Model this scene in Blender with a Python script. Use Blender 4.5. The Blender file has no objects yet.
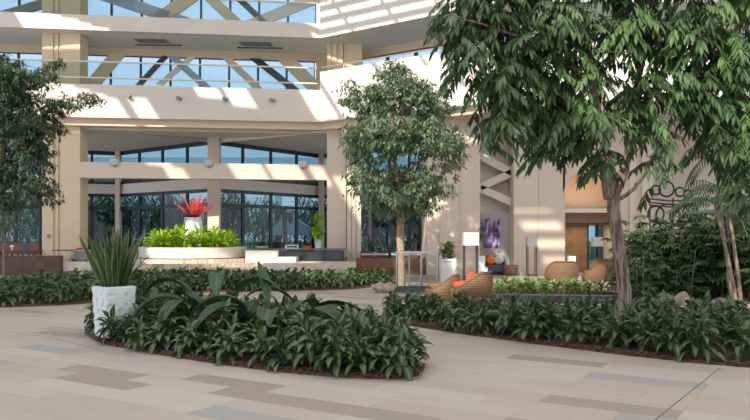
import bpy, math, random
from mathutils import Vector, Matrix, Quaternion
R = math.radians
PI = math.pi
scene = bpy.context.scene
COL = scene.collection
# ------------------------------------------------------------------ camera
F = 740.0; HZ = 235.0; EYE = 1.6
cam_d = bpy.data.cameras.new('camera'); cam = bpy.data.objects.new('camera', cam_d); COL.objects.link(cam)
cam_d.sensor_width = 36; cam_d.lens = F / 750 * 36; cam_d.shift_y = 25 / 750; cam_d.clip_end = 400
cam.location = (0, 0, EYE); cam.rotation_euler = (PI / 2, 0, 0)
scene.camera = cam
# ------------------------------------------------------------------ sky, sun, exposure
w = bpy.data.worlds.new('sky'); scene.world = w; w.use_nodes = True
nt = w.node_tree; nt.nodes.clear()
wo = nt.nodes.new('ShaderNodeOutputWorld'); bg = nt.nodes.new('ShaderNodeBackground')
tc = nt.nodes.new('ShaderNodeTexCoord'); sp = nt.nodes.new('ShaderNodeSeparateXYZ'); rp = nt.nodes.new('ShaderNodeValToRGB')
nt.links.new(tc.outputs['Generated'], sp.inputs[0]); nt.links.new(sp.outputs['Z'], rp.inputs[0])
rp.color_ramp.elements[0].position = 0.0; rp.color_ramp.elements[0].color = (0.80, 0.86, 0.95, 1)
rp.color_ramp.elements[1].position = 0.55; rp.color_ramp.elements[1].color = (0.62, 0.75, 0.98, 1)
e = rp.color_ramp.elements.new(0.18); e.color = (0.68, 0.82, 1.0, 1)
nt.links.new(rp.outputs[0], bg.inputs[0]); bg.inputs[1].default_value = 1.75
nt.links.new(bg.outputs[0], wo.inputs[0])
SUN_DIR = Vector((0.30, 0.83, -0.50)).normalized()
sd = bpy.data.lights.new('sun', 'SUN'); so = bpy.data.objects.new('sun', sd); COL.objects.link(so)
sd.energy = 5.6; sd.angle = R(0.55); sd.color = (1.0, 0.93, 0.83)
so.rotation_euler = SUN_DIR.to_track_quat('-Z', 'Y').to_euler(); so.location = (0, -10, 30)
scene.view_settings.view_transform = 'Standard'; scene.view_settings.look = 'None'
scene.view_settings.gamma = 1.0; scene.view_settings.use_curve_mapping = False
scene.view_settings.exposure = 0.0
# area lamps
def area(name, loc, size, power, color=(1, .93, .84), rot=(0, 0, 0), sy=None):
    d = bpy.data.lights.new(name, 'AREA'); d.energy = power; d.color = color; d.size = size
    if sy: d.shape = 'RECTANGLE'; d.size_y = sy
    o = bpy.data.objects.new(name, d); COL.objects.link(o); o.location = loc; o.rotation_euler = rot
    return o
area('added_fill_light', (0, 8, 16.3), 22, 1500, sy=16)  # unseen fill lamp added to make up for sky light the roof blocks

# ------------------------------------------------------------------ pixel helpers
def PX(px, d): return (px - 375) / F * d
def PZ(py, d): return EYE + (HZ - py) / F * d
def PT(px, py, d): return Vector((PX(px, d), d, PZ(py, d)))

# ------------------------------------------------------------------ materials
MATS = {}
def mat(name, col, rough=0.6, metal=0.0, noise=0.0, scale=8.0, bump=0.0, emis=None, spec=0.5):
    m = bpy.data.materials.new(name); m.use_nodes = True; n = m.node_tree; b = n.nodes['Principled BSDF']
    b.inputs['Roughness'].default_value = rough; b.inputs['Metallic'].default_value = metal
    b.inputs['Specular IOR Level'].default_value = spec
    b.inputs['Base Color'].default_value = (*col, 1)
    if noise or bump:
        t = n.nodes.new('ShaderNodeTexCoord'); x = n.nodes.new('ShaderNodeTexNoise'); x.inputs['Scale'].default_value = scale
        x.inputs['Detail'].default_value = 6
        n.links.new(t.outputs['Object'], x.inputs['Vector'])
        if noise:
            r = n.nodes.new('ShaderNodeValToRGB'); n.links.new(x.outputs['Fac'], r.inputs[0])
            r.color_ramp.elements[0].position = .3; r.color_ramp.elements[1].position = .7
            r.color_ramp.elements[0].color = (*[c * (1 - noise) for c in col], 1)
            r.color_ramp.elements[1].color = (*[min(1, c * (1 + noise)) for c in col], 1)
            n.links.new(r.outputs[0], b.inputs['Base Color'])
        if bump:
            u = n.nodes.new('ShaderNodeBump'); u.inputs['Strength'].default_value = bump; u.inputs['Distance'].default_value = .02
            n.links.new(x.outputs['Fac'], u.inputs['Height']); n.links.new(u.outputs[0], b.inputs['Normal'])
    if emis:
        b.inputs['Emission Color'].default_value = (*emis[0], 1); b.inputs['Emission Strength'].default_value = emis[1]
    MATS[name] = m; return m
def leafmat(name, dark, light, rib=None, ribpos=(.0, .25), edge=None, rough=.42, trans=.18):
    """attribute lf: R across the blade (0 rib, 1 edge), G random per leaf"""
    m = bpy.data.materials.new(name); m.use_nodes = True; n = m.node_tree; b = n.nodes['Principled BSDF']
    a = n.nodes.new('ShaderNodeAttribute'); a.attribute_name = 'lf'
    s = n.nodes.new('ShaderNodeSeparateColor'); n.links.new(a.outputs['Color'], s.inputs[0])
    r = n.nodes.new('ShaderNodeValToRGB'); n.links.new(s.outputs[1], r.inputs[0])
    r.color_ramp.elements[0].color = (*dark, 1); r.color_ramp.elements[1].color = (*light, 1)
    out = r.outputs[0]
    for (c, ps, rev) in ((rib, ribpos, True), (edge, (.78, .86), False)):
        if not c: continue
        q = n.nodes.new('ShaderNodeValToRGB'); n.links.new(s.outputs[0], q.inputs[0])
        q.color_ramp.elements[0].position = ps[0]; q.color_ramp.elements[1].position = ps[1]
        if rev:
            q.color_ramp.elements[0].color = (1, 1, 1, 1); q.color_ramp.elements[1].color = (0, 0, 0, 1)
        mx = n.nodes.new('ShaderNodeMix'); mx.data_type = 'RGBA'
        n.links.new(q.outputs[0], mx.inputs[0]); n.links.new(out, mx.inputs[6]); mx.inputs[7].default_value = (*c, 1)
        out = mx.outputs[2]
    n.links.new(out, b.inputs['Base Color'])
    b.inputs['Roughness'].default_value = rough; b.inputs['Specular IOR Level'].default_value = .5
    if trans:
        tr = n.nodes.new('ShaderNodeBsdfTranslucent'); n.links.new(out, tr.inputs[0])
        ms = n.nodes.new('ShaderNodeMixShader'); ms.inputs[0].default_value = trans
        o = n.nodes['Material Output']
        n.links.new(b.outputs[0], ms.inputs[1]); n.links.new(tr.outputs[0], ms.inputs[2]); n.links.new(ms.outputs[0], o.inputs[0])
    MATS[name] = m; return m
def glassmat(name, tint, refl=1.0):
    m = bpy.data.materials.new(name); m.use_nodes = True; n = m.node_tree; n.nodes.clear()
    o = n.nodes.new('ShaderNodeOutputMaterial'); t = n.nodes.new('ShaderNodeBsdfTransparent'); g = n.nodes.new('ShaderNodeBsdfGlossy')
    fr = n.nodes.new('ShaderNodeFresnel'); fr.inputs[0].default_value = 1.45; ms = n.nodes.new('ShaderNodeMixShader')
    t.inputs[0].default_value = (*tint, 1); g.inputs['Roughness'].default_value = 0.02; g.inputs[0].default_value = (refl, refl, refl, 1)
    ge = n.nodes.new('ShaderNodeNewGeometry'); mu = n.nodes.new('ShaderNodeMath'); mu.operation = 'SUBTRACT'; mu.use_clamp = True
    n.links.new(fr.outputs[0], mu.inputs[0]); n.links.new(ge.outputs['Backfacing'], mu.inputs[1]); n.links.new(mu.outputs[0], ms.inputs[0]); n.links.new(t.outputs[0], ms.inputs[1]); n.links.new(g.outputs[0], ms.inputs[2])
    n.links.new(ms.outputs[0], o.inputs[0]); MATS[name] = m; return m

mat('joint', (.16, .13, .11), .9)
mat('fascia', (.70, .61, .53), .75, noise=.03, scale=1.5)
mat('fascia_b', (.74, .67, .60), .75, noise=.03, scale=1.5)
mat('tan', (.69, .53, .36), .75, noise=.04, scale=1.2)
mat('wallcream', (.68, .55, .43), .75, noise=.03, scale=1.2)
mat('pale', (.74, .66, .57), .7, noise=.03)
mat('soffit', (.74, .70, .62), .8)
mat('recess', (.66, .60, .54), .85)
mat('greywall', (.46, .43, .43), .8)
mat('stone', (.66, .56, .45), .6, noise=.12, scale=6)
mat('darkstone', (.065, .07, .08), .35, noise=.3, scale=5)
mat('darkframe', (.02, .024, .03), .45)
mat('darkwood', (.10, .045, .025), .45, noise=.3, scale=5)
mat('redwood', (.20, .075, .04), .5, noise=.3, scale=5)
mat('wood', (.30, .165, .085), .45, noise=.2, scale=4)
mat('counter', (.045, .035, .035), .3, noise=.3, scale=9)
mat('countertop', (.12, .10, .09), .25)
mat('steel', (.42, .42, .41), .35, metal=1.0)
mat('iron', (.025, .022, .02), .5)
mat('rail', (.72, .62, .46), .45)
mat('white', (.82, .83, .83), .5)
mat('potwhite', (.78, .77, .74), .6, noise=.04)
mat('wicker', (.25, .14, .07), .7, noise=.25, scale=60, bump=.6)
mat('redfab', (.75, .08, .03), .8)
mat('orangefab', (.80, .20, .03), .8)
mat('greyfab', (.12, .11, .11), .9)
mat('palefab', (.55, .52, .50), .9)
mat('bark', (.27, .185, .14), .85, noise=.35, scale=14, bump=.8)
mat('bark_pale', (.38, .26, .17), .85, noise=.3, scale=12, bump=.6)
mat('mulch', (.10, .045, .028), .95, noise=.6, scale=30, bump=1.0)
mat('soil', (.05, .03, .02), .95, noise=.5, scale=30)
mat('rock', (.36, .29, .22), .9, noise=.3, scale=5, bump=.5)
mat('lawn', (.06, .12, .03), .95, noise=.4, scale=.8)
mat('lampshade', (.56, .54, .49), .9)
mat('bluegrey', (.30, .40, .50), .5)
mat('whitepaint', (.80, .82, .85), .5)
mat('warmlamp', (1, .8, .5), .5, emis=((1, .62, .25), 2))
mat('flower', (.72, .05, .04), .7)
mat('tealglass', (.07, .16, .14), .3)
mat('slategrey', (.22, .23, .22), .6)
glassmat('glass_low', (.44, .56, .60), .7)
glassmat('glass_up', (.68, .74, .80), .6)
glassmat('glass_rail', (.86, .92, .90), .7)
leafmat('leaf_bed', (.022, .050, .014), (.075, .135, .032), rib=(.14, .19, .09), ribpos=(.08, .5), rough=.33)  # pale midrib, lightened further to stand in for whitish highlights
leafmat('leaf_hedge', (.028, .065, .018), (.085, .155, .045), rib=(.13, .19, .08), ribpos=(.05, .5))
leafmat('leaf_bright', (.045, .12, .018), (.17, .27, .06), rib=(.24, .33, .12), ribpos=(.05, .6))
leafmat('leaf_lime', (.16, .36, .015), (.50, .68, .04), trans=.3)
leafmat('leaf_big', (.014, .042, .016), (.038, .09, .032), rib=(.09, .16, .07), ribpos=(.0, .14), rough=.42)
leafmat('leaf_snake', (.022, .052, .018), (.07, .12, .035), edge=(.30, .30, .09), trans=.05)
leafmat('leaf_large_tree', (.018, .045, .020), (.105, .19, .060), rib=(.14, .22, .09), ribpos=(.0, .2), trans=.2, rough=.33)
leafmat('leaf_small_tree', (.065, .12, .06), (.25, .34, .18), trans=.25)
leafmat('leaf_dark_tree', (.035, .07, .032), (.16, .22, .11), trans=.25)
leafmat('leaf_palm', (.024, .060, .018), (.11, .20, .06), trans=.15)
leafmat('leaf_out', (.03, .09, .04), (.12, .24, .10), trans=.1)

# floor of long planks laid on the skew
def floor_mat():
    m = bpy.data.materials.new('floor_tiles'); m.use_nodes = True; n = m.node_tree; b = n.nodes['Principled BSDF']
    t = n.nodes.new('ShaderNodeTexCoord'); mp = n.nodes.new('ShaderNodeMapping'); mp.inputs['Rotation'].default_value = (0, 0, R(32.5))
    n.links.new(t.outputs['Object'], mp.inputs[0])
    br = n.nodes.new('ShaderNodeTexBrick'); br.offset = .37; br.offset_frequency = 3; br.squash = 1
    br.inputs['Color1'].default_value = (0, 0, 0, 1); br.inputs['Color2'].default_value = (1, 1, 1, 1); br.inputs['Mortar'].default_value = (.5, .5, .5, 1)
    br.inputs['Scale'].default_value = 1.0; br.inputs['Brick Width'].default_value = 1.25; br.inputs['Row Height'].default_value = .36
    br.inputs['Mortar Size'].default_value = .0035; br.inputs['Bias'].default_value = 0
    n.links.new(mp.outputs[0], br.inputs[0])
    r = n.nodes.new('ShaderNodeValToRGB'); r.color_ramp.interpolation = 'CONSTANT'
    cols = [(0, (.47, .40, .33)), (.30, (.45, .375, .305)), (.5, (.49, .425, .355)), (.66, (.43, .36, .29)), (.80, (.33, .265, .21)), (.87, (.35, .325, .30)), (.93, (.46, .385, .315))]
    r.color_ramp.elements[0].color = (*cols[0][1], 1); r.color_ramp.elements[1].position = cols[1][0]; r.color_ramp.elements[1].color = (*cols[1][1], 1)
    for p, c in cols[2:]:
        e = r.color_ramp.elements.new(p); e.color = (*c, 1)
    n.links.new(br.outputs['Color'], r.inputs[0])
    ns = n.nodes.new('ShaderNodeTexNoise'); ns.inputs['Scale'].default_value = 2.2; ns.inputs['Detail'].default_value = 8
    mp2 = n.nodes.new('ShaderNodeMapping'); mp2.inputs['Scale'].default_value = (.5, 4, 1)
    n.links.new(mp.outputs[0], mp2.inputs[0]); n.links.new(mp2.outputs[0], ns.inputs['Vector'])
    r2 = n.nodes.new('ShaderNodeValToRGB'); r2.color_ramp.elements[0].color = (.88, .87, .86, 1); r2.color_ramp.elements[1].color = (1.06, 1.05, 1.04, 1)
    n.links.new(ns.outputs['Fac'], r2.inputs[0])
    mx = n.nodes.new('ShaderNodeMix'); mx.data_type = 'RGBA'; mx.blend_type = 'MULTIPLY'; mx.inputs[0].default_value = 1
    n.links.new(r.outputs[0], mx.inputs[6]); n.links.new(r2.outputs[0], mx.inputs[7])
    m3 = n.nodes.new('ShaderNodeMix'); m3.data_type = 'RGBA'; m3.inputs[7].default_value = (.30, .25, .205, 1)
    n.links.new(br.outputs['Fac'], m3.inputs[0]); n.links.new(mx.outputs[2], m3.inputs[6])
    n.links.new(m3.outputs[2], b.inputs['Base Color']); b.inputs['Roughness'].default_value = .55
    MATS['floor_tiles'] = m
floor_mat()
def barkmat(name, dark, light):
    m = bpy.data.materials.new(name); m.use_nodes = True; n = m.node_tree; b = n.nodes['Principled BSDF']
    t = n.nodes.new('ShaderNodeTexCoord'); mp = n.nodes.new('ShaderNodeMapping'); mp.inputs['Scale'].default_value = (14, 14, 1.6); mp.inputs['Rotation'].default_value = (.1, .12, 0)
    x = n.nodes.new('ShaderNodeTexNoise'); x.inputs['Scale'].default_value = 1.6; x.inputs['Detail'].default_value = 5; x.inputs['Distortion'].default_value = .6
    r = n.nodes.new('ShaderNodeValToRGB'); r.color_ramp.elements[0].position = .38; r.color_ramp.elements[1].position = .6
    r.color_ramp.elements[0].color = (*dark, 1); r.color_ramp.elements[1].color = (*light, 1)
    n.links.new(t.outputs['Object'], mp.inputs[0]); n.links.new(mp.outputs[0], x.inputs['Vector']); n.links.new(x.outputs['Fac'], r.inputs[0]); n.links.new(r.outputs[0], b.inputs['Base Color'])
    u = n.nodes.new('ShaderNodeBump'); u.inputs['Strength'].default_value = .8; u.inputs['Distance'].default_value = .02
    n.links.new(x.outputs['Fac'], u.inputs['Height']); n.links.new(u.outputs[0], b.inputs['Normal']); b.inputs['Roughness'].default_value = .85; MATS[name] = m
def wickermat():
    m = bpy.data.materials.new('wicker_weave'); m.use_nodes = True; n = m.node_tree; b = n.nodes['Principled BSDF']
    t = n.nodes.new('ShaderNodeTexCoord'); w1 = n.nodes.new('ShaderNodeTexWave'); w1.bands_direction = 'Z'; w1.inputs['Scale'].default_value = 9; w1.inputs['Distortion'].default_value = 1.2; w1.inputs['Detail Scale'].default_value = 4
    x = n.nodes.new('ShaderNodeTexNoise'); x.inputs['Scale'].default_value = 45
    ad = n.nodes.new('ShaderNodeMath'); ad.operation = 'MULTIPLY'; n.links.new(t.outputs['Object'], w1.inputs['Vector']); n.links.new(t.outputs['Object'], x.inputs['Vector'])
    n.links.new(w1.outputs['Fac'], ad.inputs[0]); n.links.new(x.outputs['Fac'], ad.inputs[1])
    r = n.nodes.new('ShaderNodeValToRGB'); r.color_ramp.elements[0].position = .05; r.color_ramp.elements[1].position = .5
    r.color_ramp.elements[0].color = (.10, .05, .022, 1); r.color_ramp.elements[1].color = (.30, .18, .09, 1)
    n.links.new(ad.outputs[0], r.inputs[0]); n.links.new(r.outputs[0], b.inputs['Base Color']); b.inputs['Roughness'].default_value = .75
    u = n.nodes.new('ShaderNodeBump'); u.inputs['Strength'].default_value = .8; u.inputs['Distance'].default_value = .02; n.links.new(ad.outputs[0], u.inputs['Height']); n.links.new(u.outputs[0], b.inputs['Normal'])
    MATS['wicker'] = m
wickermat()
barkmat('bark_streaked', (.12, .07, .05), (.36, .26, .20))
def artmat():
    m = bpy.data.materials.new('artwork'); m.use_nodes = True; n = m.node_tree; b = n.nodes['Principled BSDF']
    t = n.nodes.new('ShaderNodeTexCoord'); mp = n.nodes.new('ShaderNodeMapping'); mp.inputs['Scale'].default_value = (5, 1, 1.3)
    ns = n.nodes.new('ShaderNodeTexNoise'); ns.inputs['Scale'].default_value = 1.6; ns.inputs['Detail'].default_value = 3
    r = n.nodes.new('ShaderNodeValToRGB'); r.color_ramp.elements[0].position = .38; r.color_ramp.elements[0].color = (.09, .02, .05, 1)
    r.color_ramp.elements[1].position = .62; r.color_ramp.elements[1].color = (.55, .48, .72, 1)
    e = r.color_ramp.elements.new(.5); e.color = (.17, .08, .25, 1)
    n.links.new(t.outputs['Object'], mp.inputs[0]); n.links.new(mp.outputs[0], ns.inputs['Vector']); n.links.new(ns.outputs['Fac'], r.inputs[0])
    n.links.new(r.outputs[0], b.inputs['Base Color']); MATS['artwork'] = m
artmat()
def stepmat():
    m = bpy.data.materials.new('step_tiles'); m.use_nodes = True; n = m.node_tree; b = n.nodes['Principled BSDF']
    t = n.nodes.new('ShaderNodeTexCoord'); br = n.nodes.new('ShaderNodeTexBrick'); br.inputs['Scale'].default_value = 1
    br.inputs['Brick Width'].default_value = .3; br.inputs['Row Height'].default_value = .15; br.inputs['Mortar Size'].default_value = .01
    br.inputs['Color1'].default_value = (.62, .51, .40, 1); br.inputs['Color2'].default_value = (.54, .44, .34, 1); br.inputs['Mortar'].default_value = (.34, .27, .2, 1)
    n.links.new(t.outputs['Object'], br.inputs[0]); n.links.new(br.outputs['Color'], b.inputs['Base Color'])
    b.inputs['Roughness'].default_value = .6; MATS['step_tiles'] = m
stepmat()

# ------------------------------------------------------------------ mesh builder
class MB:
    def __init__(s): s.v = []; s.f = []; s.a = []
    def add(s, vs, fs, at=None):
        o = len(s.v); s.v += [tuple(p) for p in vs]; s.f += [tuple(i + o for i in f) for f in fs]
        s.a += at if at else [(0.5, 0.5)] * len(vs)
    def box(s, x0, y0, z0, x1, y1, z1):
        vs = [(x0, y0, z0), (x1, y0, z0), (x1, y1, z0), (x0, y1, z0), (x0, y0, z1), (x1, y0, z1), (x1, y1, z1), (x0, y1, z1)]
        s.add(vs, [(0, 3, 2, 1), (4, 5, 6, 7), (0, 1, 5, 4), (1, 2, 6, 5), (2, 3, 7, 6), (3, 0, 4, 7)])
    def prism(s, poly, z0, z1):
        n = len(poly)
        ar = sum(poly[i][0] * poly[(i + 1) % n][1] - poly[(i + 1) % n][0] * poly[i][1] for i in range(n))
        if ar < 0: poly = poly[::-1]
        vs = [(p[0], p[1], z0) for p in poly] + [(p[0], p[1], z1) for p in poly]
        s.add(vs, [tuple(range(n - 1, -1, -1)), tuple(range(n, 2 * n))] + [(i, (i + 1) % n, n + (i + 1) % n, n + i) for i in range(n)])
    def bar(s, p, q, w, h, up=(0, 0, 1)):
        p = Vector(p); q = Vector(q); d = (q - p).normalized(); u = Vector(up)
        if abs(d.dot(u)) > .95: u = Vector((0, 1, 0))
        a = d.cross(u).normalized(); b = a.cross(d).normalized()
        vs = []
        for c in (p, q):
            for (i, j) in ((-1, -1), (1, -1), (1, 1), (-1, 1)): vs.append(c + a * i * w / 2 + b * j * h / 2)
        s.add(vs, [(0, 1, 2, 3), (7, 6, 5, 4), (0, 4, 5, 1), (1, 5, 6, 2), (2, 6, 7, 3), (3, 7, 4, 0)])
    def tube(s, pts, rad, seg=8, closed=False):
        pts = [Vector(p) for p in pts]; n = len(pts)
        if not hasattr(rad, '__len__'): rad = [rad] * n
        vs = []; prev = None
        for i, p in enumerate(pts):
            d = (pts[(i + 1) % n] - pts[i - 1]) if closed else (pts[min(i + 1, n - 1)] - pts[max(i - 1, 0)])
            d = d.normalized()
            if prev is None:
                a = d.cross(Vector((0, 0, 1)))
                if a.length < .1: a = d.cross(Vector((0, 1, 0)))
            else: a = prev - d * prev.dot(d)
            a = a.normalized(); prev = a; b = d.cross(a)
            for k in range(seg):
                t = 2 * PI * k / seg; vs.append(p + (a * math.cos(t) + b * math.sin(t)) * rad[i])
        fs = []
        m = n if closed else n - 1
        for i in range(m):
            for k in range(seg):
                j = (i + 1) % n
                fs.append((i * seg + k, i * seg + (k + 1) % seg, j * seg + (k + 1) % seg, j * seg + k))
        if not closed: fs += [tuple(range(seg - 1, -1, -1)), tuple(range((n - 1) * seg, n * seg))]
        s.add(vs, fs)
    def lathe(s, prof, seg=24, cx=0, cy=0, rot=0):
        vs = []; n = len(prof)
        for (r, z) in prof:
            for k in range(seg):
                t = 2 * PI * k / seg + rot; vs.append((cx + r * math.cos(t), cy + r * math.sin(t), z))
        fs = []
        for i in range(n - 1):
            for k in range(seg):
                fs.append((i * seg + k, i * seg + (k + 1) % seg, (i + 1) * seg + (k + 1) % seg, (i + 1) * seg + k))
        fs += [tuple(range(seg - 1, -1, -1)), tuple(range((n - 1) * seg, n * seg))]
        s.add(vs, fs)
    def blob(s, c, r, seed=0, lumps=.25, seg=12, rings=8):
        rn = random.Random(seed); c = Vector(c)
        ph = [(rn.uniform(1, 4), rn.uniform(0, 6), rn.uniform(1, 4), rn.uniform(0, 6)) for _ in range(3)]
        vs = []
        for i in range(rings + 1):
            t = PI * i / rings
            for k in range(seg):
                a = 2 * PI * k / seg; d = Vector((math.sin(t) * math.cos(a), math.sin(t) * math.sin(a), math.cos(t)))
                q = 1 + lumps * sum(math.sin(p[0] * d.x * 2 + p[1]) * math.cos(p[2] * d.z * 2 + p[3] + d.y) for p in ph) / 3
                vs.append(c + Vector((d.x * r[0] * q, d.y * r[1] * q, d.z * r[2] * q)))
        fs = [(i * seg + k, (i + 1) * seg + k, (i + 1) * seg + (k + 1) % seg, i * seg + (k + 1) % seg) for i in range(rings) for k in range(seg)]
        s.add(vs, fs)
    def leaf(s, base, d, length, width, droop=.3, fold=.25, rnd=.5, seg=4, shape=1.0, roll=0.0, tip=.02):
        """an arching blade with a folded rib"""
        base = Vector(base); d = Vector(d).normalized()
        side = d.cross(Vector((0, 0, 1)))
        if side.length < .05: side = Vector((1, 0, 0))
        side.normalize(); side = Quaternion(d, roll) @ side
        up = side.cross(d).normalized(); vs = []; at = []
        p = base.copy(); dd = d.copy(); st = length / seg
        for i in range(seg + 1):
            t = i / seg; wd = width * .5 * (math.sin(PI * min(1, t ** shape * .96 + .04)) ** .8) + tip * width
            u = side.cross(dd).normalized()
            vs += [p - side * wd + u * fold * wd, p.copy(), p + side * wd + u * fold * wd]
            at += [(1, rnd), (0, rnd), (1, rnd)]
            dd = (dd + Vector((0, 0, -1)) * droop * (1.2 / seg)).normalized(); p = p + dd * st
        fs = []
        for i in range(seg):
            a = i * 3; fs += [(a, a + 1, a + 4, a + 3), (a + 1, a + 2, a + 5, a + 4)]
        s.add(vs, fs, at)
    def build(s, name, m, parent=None, loc=None, smooth=False, bevel=0):
        me = bpy.data.meshes.new(name); me.from_pydata(s.v, [], s.f); me.update()
        ca = me.color_attributes.new('lf', 'FLOAT_COLOR', 'POINT')
        ca.data.foreach_set('color', [c for a in s.a for c in (a[0], a[1], 0, 1)])
        me.materials.append(MATS[m])
        if smooth: me.polygons.foreach_set('use_smooth', [True] * len(me.polygons))
        o = bpy.data.objects.new(name, me); COL.objects.link(o)
        if parent: o.parent = parent
        if loc: o.location = loc
        if bevel:
            b = o.modifiers.new('bevel', 'BEVEL'); b.width = bevel; b.segments = 2; b.limit_method = 'ANGLE'
        return o
def tag(o, label=None, cat=None, group=None, kind=None):
    if label: o['label'] = label
    if cat: o['category'] = cat
    if group: o['group'] = group
    if kind: o['kind'] = kind
    return o
def empty(name, loc=(0, 0, 0), label=None, cat=None, group=None, kind=None, rz=0):
    o = bpy.data.objects.new(name, None); COL.objects.link(o); o.location = loc; o.rotation_euler.z = rz; o.empty_display_size = .1
    return tag(o, label, cat, group, kind)
def copy_tree(o, parent=None):
    c = o.copy(); COL.objects.link(c)
    if parent: c.parent = parent
    for ch in list(o.children): copy_tree(ch, c)
    return c
def struct(name, mb, m, **k):
    return tag(mb.build(name, m, **k), kind='structure')

# ------------------------------------------------------------------ facets of the building
C0 = Vector((-2.38, 32.0)); uA = Vector((-12.97, -1.70)).normalized(); nA = Vector((uA.y, -uA.x)); nA = nA if nA.y > 0 else -nA
uB = Vector((4.15, -2.95)).normalized(); nB = Vector((-uB.y, uB.x)); nB = nB if nB.y > 0 else -nB
def FA(s, t): return C0 + uA * s + nA * t
def FB(s, t): return C0 + uB * s + nB * t
def sA(px, t):      # distance along facet A where column px is met, t metres behind the face
    k = (px - 375) / F; o = C0 + nA * t
    return (k * o.y - o.x) / (uA.x - k * uA.y)
def sB(px, t):
    k = (px - 375) / F; o = C0 + nB * t
    return (k * o.y - o.x) / (uB.x - k * uB.y)
def slab(mb, fn, s0, s1, t0, t1, z0, z1): mb.prism([fn(s0, t0), fn(s1, t0), fn(s1, t1), fn(s0, t1)], z0, z1)
def run(mb, poly, th, z0, z1):
    """wall of thickness th behind each stretch of a plan polyline"""
    for a, b in zip(poly[:-1], poly[1:]):
        a = Vector(a); b = Vector(b); d = (b - a).normalized(); n = Vector((-d.y, d.x)); n = n if n.y > 0 else -n
        mb.prism([a, b, b + n * th, a + n * th], z0, z1)
# corner line (mitre) between facets A and B at depth t behind the faces
def mitre(t):
    a = C0 + nA * t; b = C0 + nB * t
    det = uA.x * uB.y - uA.y * uB.x; k = ((b.x - a.x) * uB.y - (b.y - a.y) * uB.x) / det
    return a + uA * k
LEFT = 24.0
END = FB(sB(500, 0), 0)                      # second corner, then a frontal facet
def mitre2(t):
    a = C0 + nB * t; y = END.y + t
    k = (y - a.y) / uB.y; return a + uB * k
def outline(t0, t1):
    return [FA(LEFT, t0), mitre(t0), mitre2(t0), Vector((24, END.y + t0)), Vector((24, END.y + t1)), mitre2(t1), mitre(t1), FA(LEFT, t1)]
def band(name, m, t0, t1, z0, z1):
    mb = MB(); P = outline(t0, t1)
    for i in range(3): mb.prism([P[i], P[i + 1], P[6 - i], P[7 - i]], z0, z1)
    return struct(name, mb, m)

# ------------------------------------------------------------------ floor, ground, roof
mb = MB(); mb.prism([(-26, -14), (26, -14), (26, 46), (-26, 46)], -.2, 0); struct('floor', mb, 'floor_tiles')
mb = MB(); mb.prism([(-120, 46), (120, 46), (120, 190), (-120, 190)], -.3, -.02); struct('lawn', mb, 'lawn')

mb = MB()
ZR = 17.0
# unseen opaque roof sheet, its openings shaped to place the sun patches below
def hsh(x, y): return (math.sin(x * 12.9898 + y * 78.233) * 43758.5453) % 1
def is_open(x, y):
    if -18.6 < x < -13.2 and 18.7 < y < 20.6 - (x + 18) * .40: return True
    if -20.3 < x < -16.6 and 13.0 < y < 16.0 - (x + 20) * .36: return True
    if -16.3 < x < -15.4 and 13.2 < y < 14.9: return True
    if -13.3 < x < -12.2 and 15.3 < y < 16.2: return True
    if -12.0 < x < -11.0 and 14.9 < y < 16.5: return True
    if -8.9 < x < 7:
        cy = 16.4 - .7 * (min(x, -1.7) + 8)
        if abs(y - cy) < 2.3 and (x % 2.6) > .18: return True
    if -6.9 < x < 8:
        cy = 21.9 - .7 * (min(x, 0) + 6.2)
        if -2.2 < y - cy < 1.6: return True
    for (x0, x1, y0, y1) in ((-13.9, -12.5, 10.3, 11.9), (-12.2, -10.9, 10.3, 11.9), (-10.5, -9.9, 10.3, 11.9), (-17.3, -16.2, 10.9, 11.6),
                             (-9.6, -8.7, 6.5, 11.2), (-16.7, -15.9, 8, 11), (-19.6, -15.4, 4.8, 6.9), (-17.4, -16.3, 8.2, 10.0), (-19, -12.3, 1.6, 3.7),
                             (-12.2, -8.0, -6.2, -3.2), (-7.6, -2.2, -8.2, .8), (-8.9, -7.2, -10.9, -9.3), (-7.9, -5.7, .8, 6.3), (-3.9, -2.3, 9.9, 11.6)):
        if x0 < x < x1 and y0 < y < y1: return True
    if -9.2 < x < -4.4 and -3.3 < y < 5 and hsh(int(x * 2), int(y * 2)) > .35: return True
    if -3.3 < x < -1.7 and 1.9 < y < 5.6 and (y % 1.2) > .5: return True
    if -5.5 < x < 1 and -14.5 < y < -8.2 and hsh(int(x * 2.2), int(y * 2.2)) > .3: return True
    if -18 < x < -14 and -8 < y < -1 and hsh(int(x * 2), int(y * 2)) > .6: return True
    return False
for k in range(4):
    o_ = -2.3 + k * 1.05  # slats added to stripe the sun on the angled parapets
    mb.bar((-7.2, 22.6 + o_, ZR + .1), (0, 17.56 + o_, ZR + .1), .42, .05); mb.bar((0, 17.56 + o_, ZR + .1), (8.2, 17.56 + o_, ZR + .1), .42, .05)
for x in (-5.2, -3.4, -1.6, .2, 2, 3.8, 5.6): mb.box(x, 14, ZR + .12, x + .12, 25, ZR + .18)
CS = .2; y = -34.0
while y < 31:
    x = -30.0; st_ = x
    while x < 30:
        if is_open(x + CS / 2, y + CS / 2):
            if x > st_ + .01: mb.box(st_, y, ZR, x, y + CS, ZR + .06)
            st_ = x + CS
        x += CS
    if x > st_: mb.box(st_, y, ZR, x, y + CS, ZR + .06)
    y += CS
struct('ceiling', mb, 'soffit')

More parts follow.
